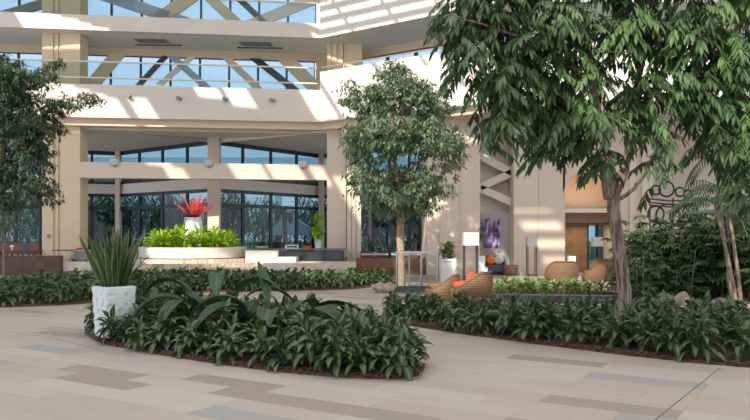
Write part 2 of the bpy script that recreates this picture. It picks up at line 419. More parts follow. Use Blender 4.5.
# joints in the floor
def joint(name, pts):
    mb = MB()
    for a, b in zip(pts[:-1], pts[1:]):
        a = Vector(a); b = Vector(b); d = (b - a).normalized(); n = Vector((-d.y, d.x)) * .006
        mb.prism([a - n, b - n, b + n, a + n], .0, .0015)
    struct(name, mb, 'joint')
def G(px, py): d = F * EYE / (py - HZ); return (PX(px, d), d)
joint('trim_1', [G(640, 431), G(655, 420), G(720, 368)])
joint('trim_2', [G(-10, 330), G(50, 337), G(100, 350)])
joint('trim_3', [G(150, 399), G(330, 378), G(480, 372)]) if False else None

# ------------------------------------------------------------------ balconies and slabs
# level 2
mb = MB(); mb.prism([FA(LEFT, 0), mitre(0), mitre(.35), FA(LEFT, .35)], 6.49, 7.87); struct('trim_4', mb, 'fascia')
mb = MB()
mb.prism([mitre(0), mitre2(0), mitre2(.35), mitre(.35)], 6.49, 8.65); mb.prism([mitre2(0), (24, END.y), (24, END.y + .35), mitre2(.35)], 6.49, 8.65)
struct('trim_5', mb, 'fascia_b')
band('trim_6', 'soffit', .35, 3.6, 7.55, 7.8)                     # walkway slab, level 2
band('trim_7', 'tan', .35, .9, 6.2, 6.75)                       # beam under the balcony
# level 3
mb = MB(); mb.prism([FA(LEFT, 0), mitre(0), mitre(.35), FA(LEFT, .35)], 10.12, 10.72); struct('trim_8', mb, 'fascia')
mb = MB()
mb.prism([mitre(0), mitre2(0), mitre2(.35), mitre(.35)], 10.12, 11.75); mb.prism([mitre2(0), (24, END.y), (24, END.y + .35), mitre2(.35)], 10.12, 11.75)
struct('trim_9', mb, 'fascia_b')
band('ceiling_upper', 'soffit', .35, 3.6, 10.13, 10.45)
band('trim_10', 'tan', 2.85, 3.2, 9.78, 10.13)
band('trim_11', 'tan', 3.0, 3.25, 13.2, 14.5)
band('ceiling_top', 'soffit', .35, 3.6, 13.6, 13.9)
# tan end walls of level 2 and 3 between window and corner
mb = MB(); mb.prism([FA(sA(316, 3), 2.9), mitre(2.9), mitre(3.1), FA(sA(316, 3), 3.1)], 7.8, 9.86)
struct('wall_corner', mb, 'tan')

# ground recess ceiling, bulkhead and windows
V = [Vector((PX(-60, 38.3), 38.3)), Vector((PX(40, 38.6), 38.6)), Vector((PX(117, 40.2), 40.2)), Vector((PX(213, 35.2), 35.2)), Vector((PX(321, 41.5), 41.5)), Vector((PX(352, 40.5), 40.5))]
mb = MB()
for a_, b_ in zip(V[:-1], V[1:]): fy = lambda x: (32 + (x + 2.38) * .131 if x < -2.38 else 32 - (x + 2.38) * .71) + 1.05; mb.prism([(a_.x, fy(a_.x)), (b_.x, fy(b_.x)), (b_.x, b_.y + .3), (a_.x, a_.y + .3)], 6.12, 6.35)
mb.prism([(-1.36, 32.5), (2.05, 30.4), (2.05, 40.8), (-1.36, 40.8)], 6.12, 6.35); struct('ceiling_recess', mb, 'recess')
mb = MB(); run(mb, V, .25, 3.82, 4.34); struct('trim_12', mb, 'pale')
mb = MB(); run(mb, V, .25, 6.05, 6.2); struct('trim_13', mb, 'darkframe')
mb = MB(); slab(mb, FA, sA(78, .6), sA(332, .6), .6, 1.0, 4.02, 4.70); struct('trim_14', mb, 'wallcream', bevel=.02)
# cream wedge hung beneath the recess ceiling in front of the bay
mb = MB(); c = V[3]
for q0, q1 in ((148, 213), (300, 219)):
    a_ = (PX(q0, 33.2), 33.2); b_ = (PX(q1, 34.7), 34.7)
    mb.add([(*a_, 6.10), (*b_, 5.93), (*b_, 6.13), (*a_, 6.13), (a_[0], a_[1] + .12, 6.10), (b_[0], b_[1] + .12, 5.93), (b_[0], b_[1] + .12, 6.13), (a_[0], a_[1] + .12, 6.13)], [(0, 1, 2, 3), (7, 6, 5, 4), (0, 4, 5, 1), (1, 5, 6, 2), (2, 6, 7, 3), (3, 7, 4, 0)]); struct('trim_15', mb, 'pale')

def window(name, a, b, z0, z1, n, gm, th=.07, fr=.09, rails=(), depth=.1):
    """frame with n lights between plan points a and b"""
    a = Vector(a); b = Vector(b); L = (b - a).length; d = (b - a) / L; nn = Vector((-d.y, d.x)); nn = nn if nn.y > 0 else -nn
    root = empty(name, (a.x, a.y, z0), kind='structure'); base = a
    def P(s, t): return d * s + nn * t
    mb = MB()
    def bx(s0, s1, h0, h1, dep=depth): mb.prism([P(s0, 0), P(s1, 0), P(s1, dep), P(s0, dep)], h0, h1)
    H = z1 - z0
    for i in range(n + 1):
        s = L * i / n; bx(max(0, s - fr / 2), min(L, s + fr / 2), 0, H)
    bx(0, L, 0, fr); bx(0, L, H - fr, H)
    for r in rails: bx(0, L, r - z0 - fr / 2, r - z0 + fr / 2)
    mb.build('window_frame', 'darkframe', root)
    g = MB(); g.prism([P(.02, depth * .45), P(L - .02, depth * .45), P(L - .02, depth * .55), P(.02, depth * .55)], .02, H - .02); g.build('window_pane', gm, root)
    return root
wn = [0]
def W(*a, **k): wn[0] += 1; return window('window_%d' % wn[0], *a, **k)
Z0 = .6
W(V[0], V[1], Z0, 3.82, 4, 'glass_low', rails=(3.05,), fr=.16)
W(V[1], V[2], Z0, 3.82, 3, 'glass_low', rails=(3.05,), fr=.16)
W(V[2], V[3], Z0, 3.82, 4, 'glass_low', rails=(3.05,), fr=.17)
W(V[3], V[4], Z0, 3.82, 4, 'glass_low', rails=(3.05,), fr=.17)
W(V[4], V[5], Z0, 3.82, 2, 'glass_low', rails=(3.05,), fr=.16)
W(V[1], V[2], 4.34, 6.05, 3, 'glass_low', fr=.13)
W(V[2], V[3], 4.34, 6.05, 4, 'glass_low', fr=.13)
W(V[3], V[4], 4.34, 6.05, 4, 'glass_low', fr=.13)
W(V[4], V[5], 4.34, 6.05, 2, 'glass_low', fr=.13)
W(V[0], V[1], 4.34, 6.05, 4, 'glass_low', fr=.13)
# level 2 and 3 windows
W(FA(sA(315, 3), 3), FA(LEFT, 3), 7.8, 9.86, 18, 'glass_up', fr=.10)
W(FA(0, 3), FA(LEFT, 3), 10.72, 13.2, 18, 'glass_up', fr=.10)
W(FB(sB(360, 3), 3), mitre2(3), 7.8, 9.86, 5, 'glass_up', fr=.16)
W(mitre(3), mitre2(3), 10.72, 13.2, 6, 'glass_up', fr=.10)
W(mitre2(3), (24, END.y + 3), 7.8, 9.86, 14, 'glass_up', fr=.10)
W(mitre2(3), (24, END.y + 3), 10.72, 13.2, 14, 'glass_up', fr=.10)
# window bay behind the middle tree
WX0, WX1, WY = PX(350, 33.0), PX(429, 33.0), 33.0
W((WX0, WY), (WX1, WY), .45, 3.9, 4, 'glass_low', fr=.14)
W((WX0, WY), (WX1, WY), 4.3, 6.1, 4, 'glass_low', fr=.12)
mb = MB(); mb.box(WX0, WY - .05, 3.9, WX1, WY + .3, 4.3); struct('trim_16', mb, 'wallcream')
mb = MB(); mb.box(WX0, WY - .1, 0, WX1, WY + .3, .45); struct('wall_sill', mb, 'wallcream')

# diagonal struts behind the balcony glass
def strut(p, q, w_, m, t=2.62):
    lo, hi = (7.81, 9.77) if max(p[1], q[1]) > 50 else (10.46, 13.55)
    def pt(px, py): s_ = sA(px, t); return s_, PZ(py, FA(s_, t).y)
    (sa, za), (sb, zb) = pt(*p), pt(*q)
    if za > zb: (sa, za), (sb, zb) = (sb, zb), (sa, za)
    k = (sb - sa) / (zb - za); s0 = sa + (lo - za) * k; s1 = sa + (hi - za) * k; hw = w_ * .5 * math.sqrt(1 + k * k)
    c = FA(s0, t); vs = []
    for tt in (0, .16):
        for (s_, z_) in ((s0 - hw, lo), (s0 + hw, lo), (s1 + hw, hi), (s1 - hw, hi)):
            q_ = FA(s_, t + tt) - c; vs.append((q_.x, q_.y, z_ - lo))
    mb = MB(); mb.add(vs, [(0, 1, 2, 3), (7, 6, 5, 4), (0, 4, 5, 1), (1, 5, 6, 2), (2, 6, 7, 3), (3, 7, 4, 0)])
    return mb.build('diagonal_strut', m, loc=(c.x, c.y, lo))
STR = [((84, 94), (118, 53), .55, 'tan', 'wide tan diagonal strut behind the lower balcony glass beside the left column'),
       ((132, 92), (168, 53), .22, 'darkframe', 'thin dark diagonal strut rising right behind the lower balcony glass, left of centre'),
       ((168, 53), (212, 92), .30, 'bluegrey', 'blue-grey diagonal strut falling right behind the lower balcony glass near its middle'),
       ((150, 92), (196, 53), .22, 'pale', 'pale diagonal strut rising right behind the lower balcony glass near its middle'),
       ((222, 53), (262, 92), .30, 'tan', 'tan diagonal strut falling right behind the lower balcony glass, right of the middle'),
       ((248, 53), (298, 92), .30, 'darkframe', 'thick dark diagonal strut falling right behind the lower balcony glass'),
       ((280, 53), (322, 94), .6, 'tan', 'wide tan diagonal strut behind the lower balcony glass by the corner'),
       ((155, 22), (205, -14), .6, 'tan', 'wide tan diagonal strut rising right behind the topmost balcony glass'),
       ((200, -12), (238, 24), .45, 'tan', 'tan diagonal strut falling right behind the topmost balcony glass'),
       ((228, -12), (264, 22), .26, 'darkframe', 'thin dark diagonal strut falling right behind the topmost balcony glass'),
       ((96, -8), (176, 19), .5, 'bluegrey', 'blue-grey slanting strut behind the topmost balcony glass, left of centre'),
       ((252, 24), (330, -8), .5, 'pale', 'pale diagonal strut rising right behind the topmost balcony glass near the corner'),
       ((-20, 22), (60, -2), .4, 'slategrey', 'grey slanting strut behind the topmost balcony glass at the left edge')]
for p, q, w_, m, l in STR: tag(strut(p, q, w_, m), l, 'strut', 'diagonal struts behind the balcony glass')

# ------------------------------------------------------------------ balustrades on facet A
def balustrade(name, z0, z1, label, extra):
    root = empty(name, (C0.x, C0.y, z0), label, 'balustrade')
    def L(s, t): p = FA(s, t) - C0; return p
    g = MB(); g.prism([L(LEFT, .12), L(.15, .12), L(.15, .14), L(LEFT, .14)], .0, z1 - z0 - .03); g.build('glass_panel', 'glass_rail', root)
    for z in [z1 - z0] + extra:
        m_ = MB(); a = L(LEFT, .13); b = L(.1, .13); m_.bar((a.x, a.y, z), (b.x, b.y, z), .07, .055); m_.build('handrail' if z == z1 - z0 else 'lower_rail', 'rail', root)
balustrade('glass_balustrade', 7.87, 8.84, 'long glass balustrade with pale handrail along the lower balcony', [.30])
balustrade('glass_balustrade', 10.72, 11.65, 'long glass balustrade along the topmost balcony at the picture top', [.03])
root = empty('parapet_handrail', (C0.x, C0.y, 8.65), 'pale metal handrail on short posts above the angled lower parapet', 'handrail')
m_ = MB(); b = mitre2(.17) - C0; m_.tube([(.1, .1, .22), (b.x, b.y, .22)], .035, 8); m_.build('handrail', 'rail', root)
for i in range(5):
    q = b * ((i + .5) / 5) + Vector((.08, .08)) * (1 - i / 5); m_ = MB(); m_.tube([(q.x, q.y, 0), (q.x, q.y, .22)], .02, 6); m_.build('rail_post', 'rail', root)

# ------------------------------------------------------------------ columns
def column(px0, px1, d, z0, z1, m, grooves=(), dep=.9, flut=.07, fn=None):
    mb = MB(); x0, x1 = PX(px0, d), PX(px1, d)
    mb.box(x0 + .01, d + flut, z0, x1 - .01, d + dep, z1)
    e = [px0] + list(grooves) + [px1]
    for i in range(0, len(e), 2): mb.box(PX(e[i], d), d, z0, PX(e[i + 1], d), d + flut + .01, z1)
    return struct('column', mb, m)
column(42, 80, 31.35, 0, 13.6, 'tan', grooves=(53, 55.5, 58, 60.5))
column(327, 346, 32.5, 0, 6.3, 'wallcream', dep=.8)
column(347, 361, 32.1, 0, 6.3, 'wallcream', grooves=(351, 352.2, 355.5, 356.7), dep=.9)
column(327, 343, 32.9, 7.8, 10.2, 'tan', grooves=(331, 332.5, 337, 338.5), dep=.6)
column(344, 362, 33.0, 7.8, 10.2, 'tan', dep=.4)
column(207.5, 219, 34.4, Z0, 6.15, 'wallcream', dep=.5)
column(115, 119.5, 39.7, Z0, 6.15, 'wallcream', dep=.4)
column(318.5, 324, 41.0, Z0, 6.15, 'wallcream', dep=.4)
# small grey control box on the left column
tag(MB_box := (lambda: (lambda m: (m.box(-.06, -.05, -.07, .06, 0, .07), m.build('control_box', 'slategrey', loc=(PX(49, 31.35), 31.35, PZ(236, 31.35))))[1])(MB()))(), 'small grey control box fixed on the left column', 'control box')

# ------------------------------------------------------------------ right hand wall
YW = 29.5; TOP = 6.5
def wall(name, px0, px1, y, z0, z1, m='wallcream', dep=.5):
    mb = MB(); mb.box(PX(px0, y), y, z0, PX(px1, y), y + dep, z1); return struct(name, mb, m)
mb = MB(); d = YW
for a, b, off in ((427, 440, .0), (440, 458, -.12), (458, 480, .0)): mb.box(PX(a, d), d + off, 0, PX(b, d), d + .8, TOP + .8)
mb.box(PX(427, d) + .01, d + .81, 0, PX(430, d), 33.4, TOP)
struct('wall_middle', mb, 'wallcream')
mb = MB()
for a, b, off in ((514, 538, .0), (538.6, 565, .0)): mb.box(PX(a, d), d + off, 0, PX(b, d), d + .5, TOP + .8)
mb.box(PX(514, d) + .01, d + .51, 0, PX(516, d), d + 1.5, TOP)
mb.box(PX(538, d), d + .03, 0, PX(539, d), d + .5, TOP + .8)
struct('wall_right', mb, 'wallcream')
# recess with the artwork
wall('wall_recess', 477, 518, 30.45, 0, 2.52, 'greywall', .2)
wall('wall_recess_upper', 477, 518, 30.9, 2.52, 7.2, 'pale', .2)
mb = MB()
for k, (py, tilt) in enumerate(((165, .35), (180, -.3), (196, .3))):
    c = PT(496, py, 30.5); mb.bar(c - Vector((.68, 0, -tilt)), c + Vector((.68, 0, -tilt)), .5, .3)
struct('trim_17', mb, 'pale')
# arch
ax0, ax1 = PX(563, d), PX(621, d); acx = (ax0 + ax1) / 2; ar = (ax1 - ax0) / 2; az = 3.1
mb = MB(); N = 18
pts = [(acx - ar * math.cos(PI * i / N), az + ar * math.sin(PI * i / N)) for i in range(N + 1)]
for (xa, za), (xb, zb) in zip(pts[:-1], pts[1:]):
    vs = [(xa, d, za), (xb, d, zb), (xb, d, TOP + .8), (xa, d, TOP + .8), (xa, d + .5, za), (xb, d + .5, zb), (xb, d + .5, TOP + .8), (xa, d + .5, TOP + .8)]
    mb.add(vs, [(0, 1, 2, 3), (7, 6, 5, 4), (0, 4, 5, 1), (3, 2, 6, 7)])
struct('wall_arch', mb, 'wallcream')
mb = MB()                                   # barrel vault behind
for (xa, za), (xb, zb) in zip(pts[:-1], pts[1:]):
    vs = [(xa, d + .4, za), (xb, d + .4, zb), (xb, d + 3.5, zb), (xa, d + 3.5, za)]
    vs2 = [(x + (x - acx) * .08, y, z + .1) for x, y, z in vs]
    mb.add(vs + vs2, [(0, 1, 2, 3), (7, 6, 5, 4)])
mb.box(ax0 - .1, d + .4, 0, ax0, d + 3.5, az + .05); mb.box(ax1, d + .4, 0, ax1 + .1, d + 3.5, az + .05)
struct('ceiling_vault', mb, 'pale')
mb = MB(); mb.box(ax0 - .1, d + 2.2, 2.5, ax1 + .1, d + 2.4, 4.4); struct('wall_vault', mb, 'pale')
mb = MB(); mb.box(ax0, d + .12, 2.50, ax1, d + .7, 2.66); struct('trim_18', mb, 'pale')
mb = MB(); mb.box(ax0, d + .8, 2.04, ax1, d + 1.0, 2.5); struct('trim_19', mb, 'wood')
mb = MB(); mb.box(ax0, d + 2.2, 0, PX(587, d + 2.2), d + 2.4, 2.5); mb.box(PX(608, d + 2.2), d + 2.2, 0, ax1 + .1, d + 2.4, 2.5); struct('wall_lobby', mb, 'wood')
mb = MB(); mb.box(ax0, d + .8, 2.02, ax1, d + 2.4, 2.08); struct('ceiling_lobby', mb, 'wood')
dr = empty('door_1', (PX(587, d + 2.2), d + 2.2, 0), kind='structure')
wdt = PX(608, d + 2.2) - PX(587, d + 2.2)
mb = MB(); mb.box(0, .02, 0, .08, .12, 2.1); mb.box(wdt - .08, .02, 0, wdt, .12, 2.1); mb.box(wdt / 2 - .04, .02, 0, wdt / 2 + .04, .12, 2.1); mb.box(0, .02, 2.0, wdt, .12, 2.1); mb.build('door_frame', 'darkframe', dr)
mb = MB(); mb.box(.04, .06, 0, wdt - .04, .075, 2.05); mb.build('door_glass', 'glass_low', dr)
mb = MB(); mb.tube([(wdt / 2 + .08, -.04, .8), (wdt / 2 + .08, -.04, 1.3)], .015, 6); mb.tube([(wdt / 2 + .08, .03, .85), (wdt / 2 + .08, -.04, .85)], .012, 6); mb.tube([(wdt / 2 + .08, .03, 1.25), (wdt / 2 + .08, -.04, 1.25)], .012, 6); mb.build('door_handle', 'steel', dr)
# cove lamp washing the vault
cove = empty('cove_lamp', (acx, d + .95, 2.52), 'warm linear cove lamp on the ledge inside the arch', 'lamp')
mb = MB(); mb.box(-ar * .85, -.05, 0, ar * .85, .05, .05); mb.build('lamp_body', 'warmlamp', cove)
al = area('vault_light', (acx, d + 1.3, 2.75), 1.8, 13, (1, .62, .33), (PI, 0, 0), sy=.4)
area('lobby_light', (acx, d + 1.5, 1.98), 1.4, 14, (1, .76, .5), (0, 0, 0), sy=.5)
# wall right of the arch with pilasters
mb = MB()
for a, b, off in ((621, 629, 0), (629, 635, -.1), (635, 641, 0), (641, 652, -.12)): mb.box(PX(a, d), d + off, 0, PX(b, d), d + .6, TOP + .8)
struct('wall_pilaster', mb, 'wallcream')
wall('wall_back_right', 640, 860, 33.2, 0, 6.9, 'wallcream', .3)
mb = MB(); mb.box(PX(652, d), d + .3, 0, PX(655, d), 33.3, TOP); struct('wall_side', mb, 'greywall')
mb = MB(); mb.box(PX(427, d), YW - .0, 6.4, PX(860, 33), 34, 6.55); struct('ceiling_right', mb, 'soffit')

# ------------------------------------------------------------------ terrace, steps, walls of the raised area
SC = Vector((-8.45, 33.2))
def disc(r, z0, z1, mb, a0=R(180), a1=R(360), n=40):
    pts = [SC + Vector((math.cos(a0 + (a1 - a0) * i / n), math.sin(a0 + (a1 - a0) * i / n))) * r for i in range(n + 1)]
    mb.prism(pts, z0, z1)
mb = MB()
for i, r in enumerate((5.4, 4.9, 4.4, 3.9)): disc(r, .155 * i, .155 * (i + 1), mb)
struct('steps', mb, 'step_tiles')
mb = MB(); mb.prism([(-26, 33.2), (2.0, 33.2), (2.0, 43), (-26, 43)], 0, .62); struct('terrace', mb, 'stone')
mb = MB(); mb.box(PX(61, 29.6), 29.6, 0, PX(92, 29.6), 34, .52); struct('wall_cheek', mb, 'stone', bevel=.01)
mb = MB()
mb.box(PX(247, 31), 30.6, 0, PX(279, 31), 34, .96); mb.box(PX(262, 30), 30.0, 0, PX(296, 30), 31.2, .70)
mb.prism([(PX(262, 28.8), 28.9), (PX(296, 28.8), 28.6), (PX(356, 29.5), 29.5), (PX(356, 30), 31.2), (PX(270, 30), 31.2)], 0, .5)
struct('wall_terrace', mb, 'stone', bevel=.01)
mb = MB(); mb.box(PX(-80, 29.4), 29.3, 0, PX(61, 29.4), 29.6, .78); struct('wall_left_low', mb, 'darkwood')
mb = MB(); mb.box(PX(-80, 29.4), 29.6, 0, PX(61, 29.4), 34, .62); struct('terrace_left', mb, 'stone')
mb = MB(); mb.box(PX(356, 30), 30.0, 0, PX(430, 30), 30.25, .66); struct('wall_bench', mb, 'redwood')
# bar counter
bc = empty('bar_counter', (PX(280, 30.4), 30.4, .5), 'low dark bar counter on the terrace right of the steps', 'counter')
L_ = PX(345, 30.4) - PX(280, 30.4)
mb = MB(); mb.box(0, .85, 0, L_ - .1, 1.35, .44); mb.build('body', 'counter', bc)
for i in range(3):
    mb = MB(); mb.box(.1 + i * L_ / 3, .82, .06, L_ / 3 * (i + 1) - .14, .86, .40); mb.build('front_panel', 'darkstone', bc)
mb = MB(); mb.box(-1.35, .72, .47, L_, 1.5, .53); mb.build('worktop', 'countertop', bc)
# things on the counter
def small(name, mbf, m, loc, label, cat, group=None):
    mb = MB(); mbf(mb); return tag(mb.build(name, m, loc=loc), label, cat, group)
zc = 1.03
small('serving_dish', lambda m: m.lathe([(.10, 0), (.24, .02), (.30, .09), (.27, .09), (.2, .04)], 16), 'white', (PX(262, 31.5), 31.5, zc), 'white serving dish at the left end of the counter top', 'dish')
small('serving_tray', lambda m: (m.box(-.28, -.18, 0, .28, .18, .03), m.box(-.28, -.18, .03, -.24, .18, .14), m.box(.24, -.18, .03, .28, .18, .14), m.box(-.28, -.18, .12, .28, -.15, .15)), 'white', (PX(292, 31.5), 31.5, zc), 'white handled tray on the middle of the counter', 'tray')
small('napkin_stack', lambda m: [m.box(-.16 + .01 * i, -.12, .02 * i, .16 + .01 * i, .12, .02 * i + .018) for i in range(5)], 'redfab', (PX(307, 31.5), 31.5, zc), 'small red napkin stack on the counter top', 'napkins')

# ------------------------------------------------------------------ round planter, vase, red plumes
PC = (PX(193.5, 32.05), 32.05, .62)
mb = MB(); mb.lathe([(2.1, 0), (2.25, .04), (2.28, .47), (2.06, .47), (2.02, .38), (0.01, .38)], 64)
pr = empty('round_planter', PC, 'wide round white stone planter above the curved steps', 'planter')
mb.build('planter_wall', 'pale', pr)
mb = MB(); mb.lathe([(2.04, .36), (1.2, .42), (.01, .44)], 32); mb.build('soil', 'soil', pr)
vz = PC[2] + .44
vs_ = empty('tapered_vase', (PC[0] - .02, PC[1], vz), 'tall white faceted vase tapering upwards in the round planter', 'vase')
mb = MB(); mb.lathe([(.52, 0), (.36, 1.3), (.31, 1.3), (.30, 1.0)], 8, rot=R(10)); mb.build('vase_body', 'white', vs_)
rn = random.Random(5)
def plume(seed):
    r = random.Random(seed); a = r.uniform(0, 2 * PI); t = r.uniform(0.05, 1.0) ** .7 * R(62); L = r.uniform(.85, 1.15)
    d_ = Vector((math.cos(a) * math.sin(t), math.sin(a) * math.sin(t) * .6, math.cos(t)))
    return d_, L
for i in range(26):
    d_, L = plume(100 + i)
    mb = MB(); pts = [d_ * (L * k / 7) + Vector((0, 0, -.05 * (k / 7) ** 2)) for k in range(8)]
    mb.tube(pts, [.012, .014, .018, .022, .024, .02, .014, .004], 5)
    for k in range(110):
        t = rn.uniform(.3, 1.02); q = d_ * L * t; s_ = Vector((rn.uniform(-1, 1), rn.uniform(-1, 1), rn.uniform(-1, 1))).normalized()
        mb.leaf(q, (s_ + d_ * 1.1), .11, .022, droop=.1, seg=1, rnd=rn.random())
    tag(mb.build('red_plume', 'flower', loc=(vs_.location.x, PC[1], vz + 1.22 + rn.uniform(0, .02))), 'bright red feathery plume standing in the tall white vase', 'flower', 'red plumes in the tall vase')
mb = MB()
for i in range(70):
    a = rn.uniform(0, 2 * PI); mb.leaf((0, 0, 0), (math.cos(a), math.sin(a), rn.uniform(.1, .9)), rn.uniform(.3, .5), .09, droop=.4, seg=3, rnd=rn.random())
tag(mb.build('foliage_collar', 'leaf_dark_tree', loc=(vs_.location.x, PC[1], vz + 1.27)), 'ring of dark green leaves at the mouth of the white vase', 'foliage')

# ------------------------------------------------------------------ plant prototypes
def rosette(seed, n=20, L=.36, Wd=.10, h=.5, m='leaf_bed', name='foliage_plant', spread=1.0, stemh=.16, dr=(.7, 1.7)):
    r = random.Random(seed); mb = MB(); heads = [(0, 0, 1.0)] + [(r.uniform(-.1, .1), r.uniform(-.1, .1), r.uniform(.7, 1)) for _ in range(2)]
    for i in range(n):
        t = i / (n - 1); a = i * 2.39996 + r.uniform(-.4, .4); el = R(78 - 62 * t + r.uniform(-12, 12)); hx, hy, hs = heads[i % 3]
        z = (stemh * (1 - t) * hs + r.uniform(.04, .12))
        d_ = Vector((math.cos(a) * math.cos(el) * spread, math.sin(a) * math.cos(el) * spread, math.sin(el)))
        base = Vector((hx, hy, z)); tip = base + d_ * L * r.uniform(.3, .5)
        mb.tube([base, tip], [.005, .003], 3)
        mb.leaf(tip, d_, L * r.uniform(.75, 1.15), Wd * r.uniform(.8, 1.15), droop=r.uniform(*dr), fold=.3, rnd=r.random() * .9 + .05, seg=5, shape=.8, roll=r.uniform(-.6, .6))
    for hx, hy, hs in heads: mb.tube([(hx * .6, hy * .6, 0), (hx, hy, stemh * hs + .05)], .008, 4)
    return mb.build(name, m)
def inside(p, poly):
    x, y = p; c = False; n = len(poly); j = n - 1
    for i in range(n):
        if (poly[i][1] > y) != (poly[j][1] > y) and x < (poly[j][0] - poly[i][0]) * (y - poly[i][1]) / (poly[j][1] - poly[i][1]) + poly[i][0]: c = not c
        j = i
    return c
def edge_dist(p, poly):
    best = 9e9
    for i in range(len(poly)):
        a = Vector(poly[i]); b = Vector(poly[(i + 1) % len(poly)]); q = Vector(p); ab = b - a
        t = max(0, min(1, (q - a).dot(ab) / max(1e-9, ab.length_squared))); best = min(best, (q - a - ab * t).length)
    return best
def scatter(poly, dist, seed, margin=.15, tries=6000):
    r = random.Random(seed); xs = [p[0] for p in poly]; ys = [p[1] for p in poly]; out = []
    for _ in range(tries):
        p = (r.uniform(min(xs), max(xs)), r.uniform(min(ys), max(ys)))
        if not inside(p, poly) or edge_dist(p, poly) < margin: continue
        if all((p[0] - q[0]) ** 2 + (p[1] - q[1]) ** 2 > dist * dist for q in out): out.append(p)
    return out
def smooth(poly, it=2):
    for _ in range(it):
        q = []
        for i in range(len(poly)):
            a = Vector(poly[i]); b = Vector(poly[(i + 1) % len(poly)]); q += [a * .75 + b * .25, a * .25 + b * .75]
        poly = q
    return [tuple(p) for p in poly]
ISL = smooth([G(86, 335), G(100, 344), G(160, 355), G(230, 366), G(320, 377), G(410, 380), G(424, 372), G(414, 355), G(370, 336), G(270, 325), G(150, 321), G(92, 326)])
RB = smooth([G(382, 312), G(390, 322), G(440, 331), G(520, 342), G(620, 355), G(705, 364), G(800, 372), (8.5, 9.5), (8.5, 12.6), (6, 13.4), (3.2, 14.1), (1.4, 14.8)])
LH = smooth([(-10.5, 15.8), G(0, 308), G(92, 304), G(132, 297), G(180, 293.5), G(260, 291.5), G(335, 290), G(372, 288), G(398, 283), (1.0, 25.0), (-4, 25.2), (-6, 25.4), (-10.5, 24.5)])
BH = smooth([G(482, 297), G(560, 297), G(612, 297), G(640, 296), (5.9, 21.9), (3.4, 21.9)])
def bed(name, poly, label):
    mb = MB(); mb.prism(poly, -.02, .035); return tag(mb.build(name, 'mulch'), label, 'mulch', kind='stuff')
bed('mulch', ISL, 'reddish brown bark mulch of the central island bed')
bed('mulch', RB, 'reddish brown bark mulch of the right-hand bed')
bed('mulch', LH, 'bark mulch beneath the long back hedge')
bed('mulch', BH, 'bark mulch beneath the bright low shrubs')
# bark chips lying on the rim of the beds
chips = MB(); rn = random.Random(9)
for poly in (ISL, RB):
    for i in range(900):
        k = rn.randrange(len(poly)); a = Vector(poly[k]); b = Vector(poly[(k + 1) % len(poly)]); c = Vector((sum(p[0] for p in poly), sum(p[1] for p in poly))) / len(poly)
        p = a.lerp(b, rn.random()); p = p.lerp(c, rn.uniform(-.015, .09)); s_ = rn.uniform(.015, .04); an = rn.uniform(0, PI)
        chips.bar((p.x - s_ * math.cos(an), p.y - s_ * math.sin(an), .045), (p.x + s_ * math.cos(an), p.y + s_ * math.sin(an), .045 + rn.uniform(-.01, .02)), .03, .012)
tag(chips.build('bark_chips', 'mulch'), 'loose brown bark chips along the rims of the beds', 'bark chips', kind='stuff')

protos = [rosette(s, n=40, L=.25, Wd=.092, stemh=.19, dr=(1.0, 2.2)) for s in range(5)]
for p in protos: p.hide_render = False
used = set(); LAST = [None]
def put(ps, i, loc, sc, label, cat, group, rnd):
    k = rnd.randrange(len(ps)); src = ps[k]
    if (id(ps), k) not in used: used.add((id(ps), k)); o = src
    else: o = src.copy(); COL.objects.link(o)
    o.location = loc; o.rotation_euler = (rnd.uniform(-.2, .2), rnd.uniform(-.2, .2), rnd.uniform(0, 6.28)); o.scale = (sc, sc, sc * rnd.uniform(.92, 1.1))
    LAST[0] = o
    return tag(o, label, cat, group)
rn = random.Random(21)
ORD = ['leftmost', 'second from the left', 'third from the left', 'fourth from the left', 'fifth from the left', 'sixth from the left', 'seventh from the left', 'eighth from the left', 'ninth from the left', 'tenth from the left',
       'eleventh from the left', 'twelfth from the left', 'thirteenth from the left', 'fourteenth from the left', 'fifteenth from the left', 'sixteenth from the left', 'seventeenth from the left', 'eighteenth from the left', 'nineteenth from the left', 'twentieth from the left']
def rim(objs, what):
    # row by row from the front: each plant gets a label of its own, by its order along the row
    rest = sorted(objs, key=lambda o: o.location.x / o.location.y)
    for row in ('front', 'second', 'third', 'fourth'):
        front = []
        for o in rest:
            a = o.location.x / o.location.y
            if not any(q is not o and abs(q.location.x / q.location.y - a) < .028 and q.location.y < o.location.y for q in rest): front.append(o)
        for i, o in enumerate(front[:20]): o['label'] = 'dark green broad-leaved plant in the %s row of %s, %s' % (row, what, ORD[i]); o['group'] = '%s row plants of %s' % (row, what)
        rest = [o for o in rest if o not in front]
isl_objs, rb_objs = [], []
TRX, TRY = PX(625, 11.3), 11.3
n_bed = 0
for p in scatter(ISL, .295, 3, .10):
    if (Vector(p) - Vector((PX(114, 11.4), 11.4))).length < .45: continue
    front = p[1] < 9.6
    if p[0] < -2.2: l, g = ('dark green broad-leaved plant in the island bed, near the white pot', 'island bed plants by the white pot')
    elif p[0] > -.6: l, g = ('dark green broad-leaved plant at the right-hand end of the island bed', 'island bed plants at the right tip')
    else: l, g = ('dark green broad-leaved plant in the middle stretch of the island bed', 'island bed plants in the middle')
    put(protos, 0, (p[0], p[1], .03), rn.uniform(.88, 1.1) * (.9 if edge_dist(p, ISL) < .25 else 1.05), l, 'plant', g, rn); n_bed += 1
    isl_objs.append(bpy.context.scene.collection.objects[-1] if False else LAST[0])
